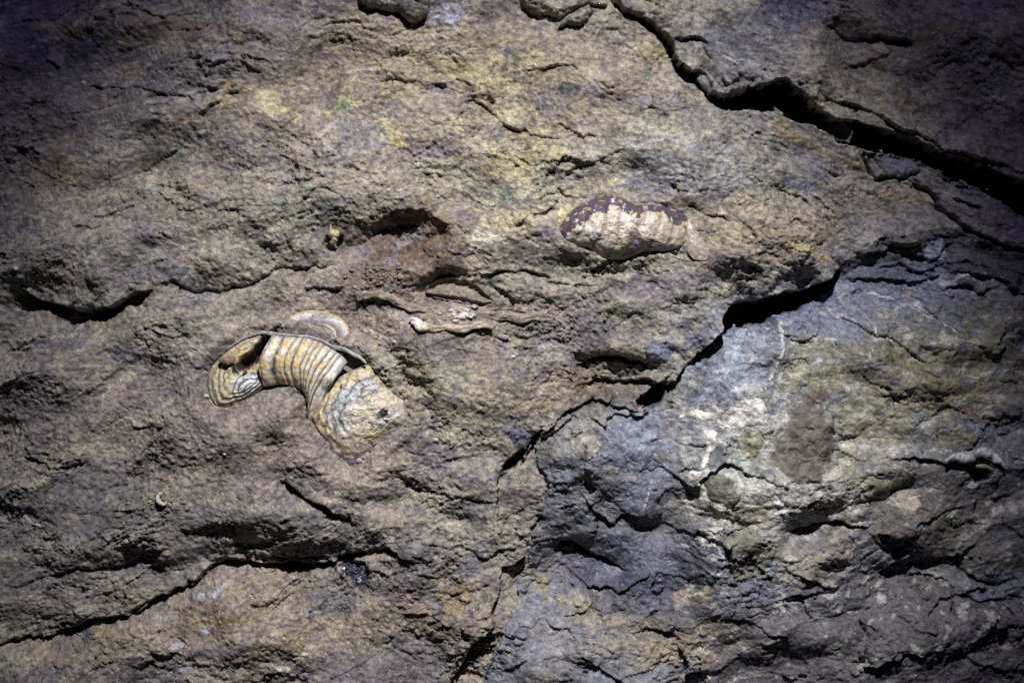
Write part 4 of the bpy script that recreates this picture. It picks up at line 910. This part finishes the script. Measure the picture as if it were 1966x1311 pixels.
# --- upper right shell with purple crust
SB = thing('fossil_shell', 1190, 440, 'humped cream fossil shell with purple crust under a rock lip', 'fossil', 'large fossil shells')
b1 = float(hs(1190, 450, MACRO))
def rib_ph(px, py): return (px - 1070 + .32 * (py - 440) - 10 * np.sin((py - 380) / 40)) / 36.0 + .25 * nz2(px, py, 60, 2, 51)
def b_h(px, py, r):
    p = rib_ph(px, py); f = p - np.floor(p)
    return (5.5 * np.sin(np.pi * f) ** .6 - 3) * (1 - r ** 4) + 2.6 * nz2(px, py, 16, 5, 53, .62)
def b_c(px, py, r):
    p = rib_ph(px, py); f = p - np.floor(p)
    c = np.zeros(px.shape + (3,)) + np.array((.42, .375, .29))
    c = lerpc(c, (.50, .485, .44), sm(nz2(px, py, 26, 3, 55), -.05, .4) * sm(1300 - px, 0, 160) * .85)
    c = lerpc(c, (.44, .34, .22), sm(nz2(px, py, 22, 3, 57), .05, .45) * sm(px, 1160, 1260) * .45)
    c = lerpc(c, (.27, .20, .16), np.exp(-(np.minimum(f, 1 - f) / .10) ** 2) * .9)
    c = lerpc(c, (.38, .34, .15), np.exp(-(((px - 1196) / 12) ** 2 + ((py - 475) / 20) ** 2)) * .7)
    c = lerpc(c, (.145, .115, .13), sm(np.exp(-(((px - 1216 + .1 * (py - 440)) / 13) ** 2 + ((py - 468) / 32) ** 2)) + .4 * nz2(px, py, 14, 3, 59), .35, .6) * .85)
    c = lerpc(c, (.25, .2, .15), sm(py, 470, 495) * .6)
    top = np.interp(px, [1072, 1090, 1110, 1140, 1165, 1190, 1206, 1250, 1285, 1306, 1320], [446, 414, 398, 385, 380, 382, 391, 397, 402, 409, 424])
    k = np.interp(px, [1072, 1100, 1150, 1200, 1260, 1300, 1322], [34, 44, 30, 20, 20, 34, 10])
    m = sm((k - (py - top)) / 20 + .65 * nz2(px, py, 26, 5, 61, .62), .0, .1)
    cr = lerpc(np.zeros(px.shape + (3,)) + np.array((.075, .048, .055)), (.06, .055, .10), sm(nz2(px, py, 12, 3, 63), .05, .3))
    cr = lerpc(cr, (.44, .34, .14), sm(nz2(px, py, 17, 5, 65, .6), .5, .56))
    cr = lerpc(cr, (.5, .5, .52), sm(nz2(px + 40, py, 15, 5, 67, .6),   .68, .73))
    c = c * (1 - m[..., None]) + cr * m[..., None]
    c = lerpc(c, BRN, sm(nz2(px, py, 8, 3, 69), .42, .6) * .6)
    return c
polar_patch('valve', SHELL_B, (1190, 440), 44, M_SHELL, b_c, SB, 200, 64, 2.4, 22, b_h, base=b1 - 2)
EAR = [(1318, 420), (1330, 436), (1345, 455), (1358, 478), (1362, 492), (1352, 502), (1330, 500), (1318, 485), (1316, 462), (1318, 440)]
polar_patch('shell_wing', EAR, (1334, 470), 8, M_SHELL, lambda px, py, r: lerpc(lerpc(np.zeros(px.shape + (3,)) + np.array((.30, .255, .19)), (.38, .35, .28), sm(nz2(px, py, 12, 4, 71), 0, .4)), (.58, .57, .55), np.exp(-(((px - 1322) / 4) ** 2 + ((py - 436) / 8) ** 2))), SB, 80, 20, 2.0, 14, lambda px, py, r: 1.2 * nz2(px, py, 8, 3, 73), base=float(hs(1334, 470)) - 2)
# --- small spire snail
h0 = float(hs(640, 456, MACRO))
SN = thing('fossil_snail', 640, 460, 'tiny pointed snail fossil hanging in a dark pit left of the big hollow', 'fossil')
SNC = lambda px, py, t: lerpc(np.zeros(np.shape(px) + (3,)) + np.array((.42, .36, .19)), (.25, .24, .12), sm(nz2(px, py, 5, 3, 75), -.1, .4))
for nm, pts, rr, hh in (('spire', [(643, 457), (640, 464), (637, 471)], [8, 7, 4.5, 1.2], [h0 + 12, h0 + 10, h0 + 8]), ('whorl', [(630, 451), (640, 449), (651, 450)], [5, 8.5, 9, 8, 5], [h0 + 10, h0 + 14, h0 + 10]), ('spine', [(636, 448), (634, 437), (636, 425)], [2.5, 1.6, .8], [h0 + 6, h0 + 8, h0 + 6])):
    tube(nm, pts, rr, M_SHELL, SNC, SN, sides=12, nseg=24, nz=.2, hvals=hh)
# --- crescent shell fragment above the striped shell
CRES = [(555, 606), (570, 599), (592, 595), (620, 598), (645, 608), (662, 622), (669, 636), (660, 640), (650, 632), (640, 622), (620, 614), (595, 610), (570, 610)]
SC = thing('shell_fragment', 612, 608, 'cream crescent of broken shell just above the striped shell', 'fossil')
def cres_c(px, py, r):
    d = polydist(np.asarray(px, np.float32), np.asarray(py, np.float32), [(556, 606), (572, 598), (594, 594), (622, 597), (647, 607), (664, 621), (671, 637)])[0]
    c = grad(d, [(0, (.32, .25, .14)), (4, (.45, .36, .2)), (7, (.47, .45, .38)), (11, (.40, .42, .43)), (15, (.26, .25, .25)), (20, (.15, .13, .13)), (26, (.15, .13, .125))])
    return lerpc(c, (.25, .2, .16), sm(nz2(px, py, 7, 3, 77), .2, .5) * .7)
NSg = 90
ro = open_curve([(552, 607), (572, 598), (594, 594), (622, 597), (647, 607), (664, 621), (671, 640)], NSg)
ri = open_curve([(556, 613), (576, 618), (596, 621), (616, 627), (632, 636), (644, 645), (654, 652)], NSg)
tt = np.linspace(0, 1, 16)[None]
px = ro[:, :1] * (1 - tt) + ri[:, :1] * tt; py = ro[:, 1:] * (1 - tt) + ri[:, 1:] * tt
ssx = np.linspace(0, 1, NSg)[:, None]
h = np.maximum(hs(px, py), hs(px, py, MACRO)) - 1 + 6 * np.sin(np.pi * (.25 + .65 * tt)) * np.sin(np.pi * ssx) ** .5 + .8 * nz2(px, py, 8, 3, 79)
h[:, 0] -= 14; h[:, -1] -= 14; h[0] -= 14; h[-1] -= 14
I = np.arange(NSg * 16).reshape(NSg, 16)
link_mesh('shell_layer', P3(px, py, h), np.stack([I[:-1, :-1], I[:-1, 1:], I[1:, 1:], I[1:, :-1]], -1).reshape(-1, 4), cres_c(px, py, px * 0), M_SHELL, SC)
tube('shell_splinter', [(618, 622), (630, 628), (638, 634), (646, 648)], [1, 3.4, 3, 3.4, 1], M_SHELL, lambda px, py, t: np.zeros(np.shape(px) + (3,)) + np.array((.42, .40, .30)), SC, lift=2, basemap=H, sides=8, nseg=24, nz=.4, flat=.6)
tube('small_tube', [(536, 616), (542, 624), (545, 634)], [2, 3.6, 4, 2], M_SHELL, lambda px, py, t: np.zeros(np.shape(px) + (3,)) + np.array((.27, .25, .23)), SC, lift=1, basemap=H, sides=8, nseg=18, nz=.2, flat=.7)
# --- oval imprint
OVC = lambda px, py, r: .55 * csamp(px, py) + .45 * lerpc(lerpc(np.zeros(px.shape + (3,)) + np.array((.165, .15, .10)), (.25, .23, .16), np.exp(-((r - .97) / .08) ** 2) * .5), (.15, .12, .085), sm(nz2(px, py, 10, 3, 81), .1, .5) * .6)  # lighter line near the edge is a painted rim highlight
def ov_h(px, py, r):
    yt = np.interp(px, [815, 824, 842, 866, 892, 918, 946], [560, 546, 536, 532, 536, 548, 576]); yb = np.interp(px, [815, 835, 870, 905, 930, 946], [562, 573, 579, 585, 587, 580])
    v = np.clip((py - yt) / np.maximum(yb - yt, 4), 0, 1) + .05 * nz2(px, py, 22, 2, 84)
    k = np.clip((yb - yt) / 24, .15, 1)
    return k * (-17 * np.sin(np.pi * np.clip(v / .6, 0, 1)) + 4 * np.exp(-((v - .74) / .13) ** 2) - 5 * np.exp(-((v - .92) / .07) ** 2) + 1.1 * np.cos(v * 26)) + 3.2 * nz2(px, py, 11, 5, 82, .66)
OV = polar_patch('shell_imprint', OVAL, (882, 560), 2, M_ROCK, OVC, None, 140, 44, 2, 14, ov_h, basemap=MACRO, lift=5)
tag(OV, 'brown oval shell imprint with ridged inside, right below the big hollow', 'fossil')
# --- white bone-like splinter and stony tubes
BONE = lambda px, py, t: lerpc(lerpc(.35 * csamp(px, py) + .65 * (np.zeros(np.shape(px) + (3,)) + np.array((.36, .31, .21))), (.56, .53, .48), sm(.22 - t, -.08, .1)), (.28, .22, .15), sm(nz2(px, py, 9, 3, 85), .2, .5) * .6)
BN = thing('fossil_bone', 870, 628, 'pale splinter with a white left end, like a small bone', 'fossil')
tube('shaft', [(790, 618), (806, 627), (832, 630), (860, 629), (890, 631), (918, 624), (946, 628)], [4, 9, 8, 5.5, 6, 6.5, 6, 8.5, 4], M_SHELL, BONE, BN, lift=9, basemap=MACRO, sides=20, nseg=110, nz=.6, flat=.75)
tube('knob', [(786, 612), (798, 614), (810, 620)], [2, 4, 4.5, 2.5], M_SHELL, lambda px, py, t: np.zeros(np.shape(px) + (3,)) + np.array((.50, .475, .43)), BN, lift=10, basemap=MACRO, sides=10, nseg=20, nz=.5, flat=.8)
STN = lambda px, py, t: .7 * csamp(px, py) + .3 * lerpc(np.zeros(np.shape(px) + (3,)) + np.array((.30, .24, .165)), (.22, .18, .145), sm(nz2(px, py, 10, 4, 87), -.1, .4))
for pts, rr, lb in [
    ([(684, 573), (700, 566), (726, 566), (750, 572), (776, 585), (800, 592), (824, 594), (850, 592), (876, 598)], [5, 10, 10, 9, 8, 8, 7, 7, 6, 6, 3], 'long stone-coloured fossil tube with a pale left end, above the bone splinter'),
    ([(905, 603), (930, 602), (962, 606), (1000, 609), (1040, 604), (1066, 590)], [4, 9, 9, 8.5, 9, 7, 4], 'thick brown fossil tube running right from the crumbly white patch'),
    ([(812, 612), (840, 611), (866, 612), (886, 606)], [2, 5, 5.5, 5, 3], 'short brown fossil tube lying directly on top of the bone splinter')]:
    o = tube('fossil_tube', pts, rr, M_ROCK, STN, None, lift=3, basemap=MACRO, sides=24, nseg=110, nz=.6, flat=.62, seed=len(pts))
    tag(o, lb, 'fossil', 'stony fossil tubes')
CB = thing('calcite_crust', 890, 604, 'crumbly white calcite lump between the two brown fossil tubes', 'mineral')
for k in range(26):
    x = rnd.gauss(888, 12); y = rnd.gauss(603, 6)
    blob('calcite_grain', x, y, float(hs(x, y, MACRO)) + 5, rnd.uniform(3, 6), M_CRYST, rnd.choice([(.38, .35, .29), (.48, .47, .44), (.32, .28, .21)]), CB, 1.3, .8, .8, amp=.8, seed=k + 20, nu=8, nv=6)
# --- tiny ribbed shell
TS = thing('ribbed_shell', 968, 647, 'tiny grey ribbed shell below the right end of the bone splinter', 'fossil')
polar_patch('valve', [(960, 645), (966, 641), (975, 643), (977, 649), (970, 653), (962, 651)], (968, 647), 6, M_SHELL, lambda px, py, r: lerpc(np.zeros(px.shape + (3,)) + np.array((.38, .37, .36)), (.12, .12, .13), np.exp(-(np.abs(((py - 641) / 2.6 + .1 * (px - 968)) % 1 - .5) / .18) ** 2)), TS, 48, 14, 2, 8, lambda px, py, r: .8 * np.cos(((py - 641) / 2.6 + .1 * (px - 968)) * 2 * np.pi), base=float(hs(968, 647)))
# --- curled shell in crumbs, lower left
CU = thing('curled_shell', 315, 955, 'small white curled shell in a patch of crumbs at the lower left', 'fossil')
hb = float(hs(315, 955))
tube('whorl', [(316, 944), (309, 947), (307, 955), (311, 963), (319, 966), (325, 961)], [1.5, 3.2, 4.4, 5, 4, 3, 1.2], M_SHELL, lambda px, py, t: lerpc(np.zeros(np.shape(px) + (3,)) + np.array((.40, .38, .33)), (.28, .25, .19), sm(nz2(px, py, 5, 2, 89), 0, .4)), CU, sides=12, nseg=36, nz=.15, hvals=[hb + 6, hb + 8, hb + 7])
def crumbs(cx, cy, sx, sy, nn, r0, r1, col, name, lb, cat, seed, mat=M_CRUST):
    """a scatter of grains nobody could count: one object"""
    rg = random.Random(seed); CO, QU, CL = [], [], []
    nu, nv = 8, 6
    u = np.linspace(0, 2 * np.pi, nu, endpoint=False)[None]; v = np.linspace(.001, np.pi - .001, nv)[:, None]
    dx = np.sin(v) * np.cos(u); dy = np.sin(v) * np.sin(u); dz = np.cos(v) + 0 * u
    I = np.arange(nu * nv).reshape(nv, nu)
    q = np.stack([I[:-1], np.roll(I[:-1], -1, 1), np.roll(I[1:], -1, 1), I[1:]], -1).reshape(-1, 4)[:, ::-1]
    for k in range(nn):
        x = rg.gauss(cx, sx); y = rg.gauss(cy, sy); r = rg.uniform(r0, r1); h = float(hs(x, y)) + rg.uniform(-.5, 1.5)
        kk = 1 + .55 * gnoise(dx * 1.7 + k * 1.31 + 10, dy * 1.7 + dz * 1.3 + k * 2.7 + 10, k % 50)
        a, b = rg.uniform(.8, 1.4), rg.uniform(.7, 1.1)
        CO.append(P3(x + dx * r * a * kk, y + dy * r * b * kk, h + dz * r * kk).reshape(-1, 3)); QU.append(q + k * nu * nv)
        CL.append(np.tile(np.array(col) * rg.uniform(.7, 1.2), (nu * nv, 1)))
    return tag(link_mesh(name, np.vstack(CO), np.vstack(QU), np.vstack(CL), mat, None, P3(cx, cy, hs(cx, cy)).tolist()), lb, cat, None, 'stuff')
crumbs(312, 957, 22, 11, 90, 1.6, 4.2, (.25, .215, .145), 'crumb_patch', 'rough patch of buff crumbs holding the small curled shell', 'rock crumbs', 40)
crumbs(436, 1008, 11, 8, 40, 1.4, 3.2, (.16, .145, .10), 'crumb_cluster', 'dark spiky crumb cluster jutting out above the long lower left crack', 'rock crumbs', 60)
crumbs(730, 528, 30, 14, 60, 1.6, 4.2, (.24, .195, .15), 'crumb_heap', 'brown crumbs gathered under the big round hollow', 'rock crumbs', 80)
crumbs(1060, 640, 45, 14, 60, 1.4, 3.4, (.24, .2, .155), 'grain_patch', 'brown grains right of the tiny ribbed shell', 'rock crumbs', 100)
crumbs(775, 735, 14, 30, 50, 1.4, 3.4, (.2, .155, .115), 'grain_band', 'dark brown grains in the groove right of the striped shell', 'rock crumbs', 120)
# --- crystal pocket
CP = thing('crystal_pocket', 682, 1105, 'dark purple crystal pocket with glassy white crystals under the lower left crack', 'mineral')
rg = random.Random(9)
def crystal(x, y, h, L, wd, col, tilt, parent, name='crystal'):
    a = tilt; dx, dy = math.cos(a), math.sin(a)
    k = 6; co = []; 
    for t_, w_ in ((0, wd), (.7, wd * .9)):
        for j in range(k):
            th = j / k * 2 * math.pi
            co.append((x + dx * L * t_ - dy * math.cos(th) * w_, y + dy * L * t_ + dx * math.cos(th) * w_, h + L * .55 * t_ + math.sin(th) * w_))
    co.append((x + dx * L, y + dy * L, h + L * .6))
    co = np.array(co); q = [(j, (j + 1) % k, k + (j + 1) % k, k + j) for j in range(k)]; tr = [(k + j, k + (j + 1) % k, 2 * k) for j in range(k)]
    link_mesh(name, P3(co[:, 0], co[:, 1], co[:, 2]), q, np.tile(col, (len(co), 1)), M_CRYST, parent, smooth=False, tris=tr)
for k in range(46):
    x = rg.gauss(675, 15); y = rg.gauss(1098, 10); white = rg.random() < .12
    crystal(x, y, float(hs(x, y)) - 1, rg.uniform(4, 8), rg.uniform(2.5, 5), (.06, .058, .09) if not white else (.26, .26, .32), rg.uniform(0, 6.28), CP)
for k in range(9):
    x = rg.gauss(687, 5); y = rg.gauss(1114, 6)
    crystal(x, y, float(hs(x, y)) - 1, rg.uniform(4, 7), rg.uniform(1.5, 3), (.36, .37, .44), rg.uniform(0, 6.28), CP)
# --- hooked crust shell at the right
HK = thing('hooked_shell', 1860, 885, 'grey white hooked shell crust arching over a black hole at the far right', 'fossil')
HKC = lambda px, py, t: lerpc(np.zeros(np.shape(px) + (3,)) + np.array((.50, .50, .49)), (.28, .27, .25), sm(nz2(px, py, 8, 3, 91), -.05, .35))
tube('arch', [(1796, 880), (1818, 873), (1838, 876), (1858, 867), (1884, 868), (1902, 878), (1914, 890)], [3, 7, 9.5, 9, 10, 9, 7, 3], M_SHELL, HKC, HK, lift=14, basemap=H, sides=12, nseg=60, nz=.5, flat=.9)
hk = float(hs(1868, 880))
tube('lower_lip', [(1852, 898), (1866, 892), (1882, 893), (1896, 899)], [2, 4, 4, 3.5, 2], M_SHELL, lambda px, py, t: np.zeros(np.shape(px) + (3,)) + np.array((.22, .20, .14)), HK, sides=10, nseg=30, nz=.4, hvals=[hk, hk + 6, hk + 2])
# --- loose grains and pebbles that can be told apart
PEB = [
    (690, 884, 5.5, (.30, .29, .28), 'small grey bead of stone under the lower tip of the striped shell'),
    (674, 889, 8, (.09, .085, .10), 'dark stone chip at the lower tip of the striped shell'),
    (290, 658, 6, (.30, .22, .14), 'tan pebble in a small dark hollow left of the striped shell'),
    (396, 760, 5, (.40, .40, .42), 'whitish chip at the left edge of the striped shell'),
    (719, 648, 4.5, (.32, .24, .18), 'round brown pebble beyond the right tip of the crescent fragment'),
    (757, 656, 4, (.44, .40, .34), 'pale grain below the bone splinter, left side'),
    (606, 1093, 4, (.24, .23, .21), 'round grain at the lip of the long lower left crack'),
    (693, 1145, 3.5, (.25, .24, .26), 'grey grain just below the crystal pocket'),
    (155, 157, 5, (.36, .37, .34), 'pale pebble high on the left'),
    (40, 517, 5, (.46, .45, .45), 'white chip near the left edge'),
    (435, 870, 3, (.5, .48, .42), 'tiny white grain left of the lower end of the striped shell'),
    (836, 845, 5, (.46, .45, .48), 'white mineral chip right of the lower end of the striped shell'),
    (985, 685, 4, (.52, .52, .55), 'white mineral grain right of the middle'),
    (770, 532, 6, (.27, .20, .13), 'brown pebble between the big hollow and the oval imprint'),
    (945, 862, 1.5, (.4, .38, .35), None),
]
for k, (x, y, r, col, lb) in enumerate(PEB):
    if lb is None: continue
    tag(blob('pebble', x, y, float(hs(x, y)) + r * .35, r, M_ROCK, col, None, 1.2, .9, .9, .35, 200 + k), lb, 'pebble', 'loose pebbles and grains on the rock face')
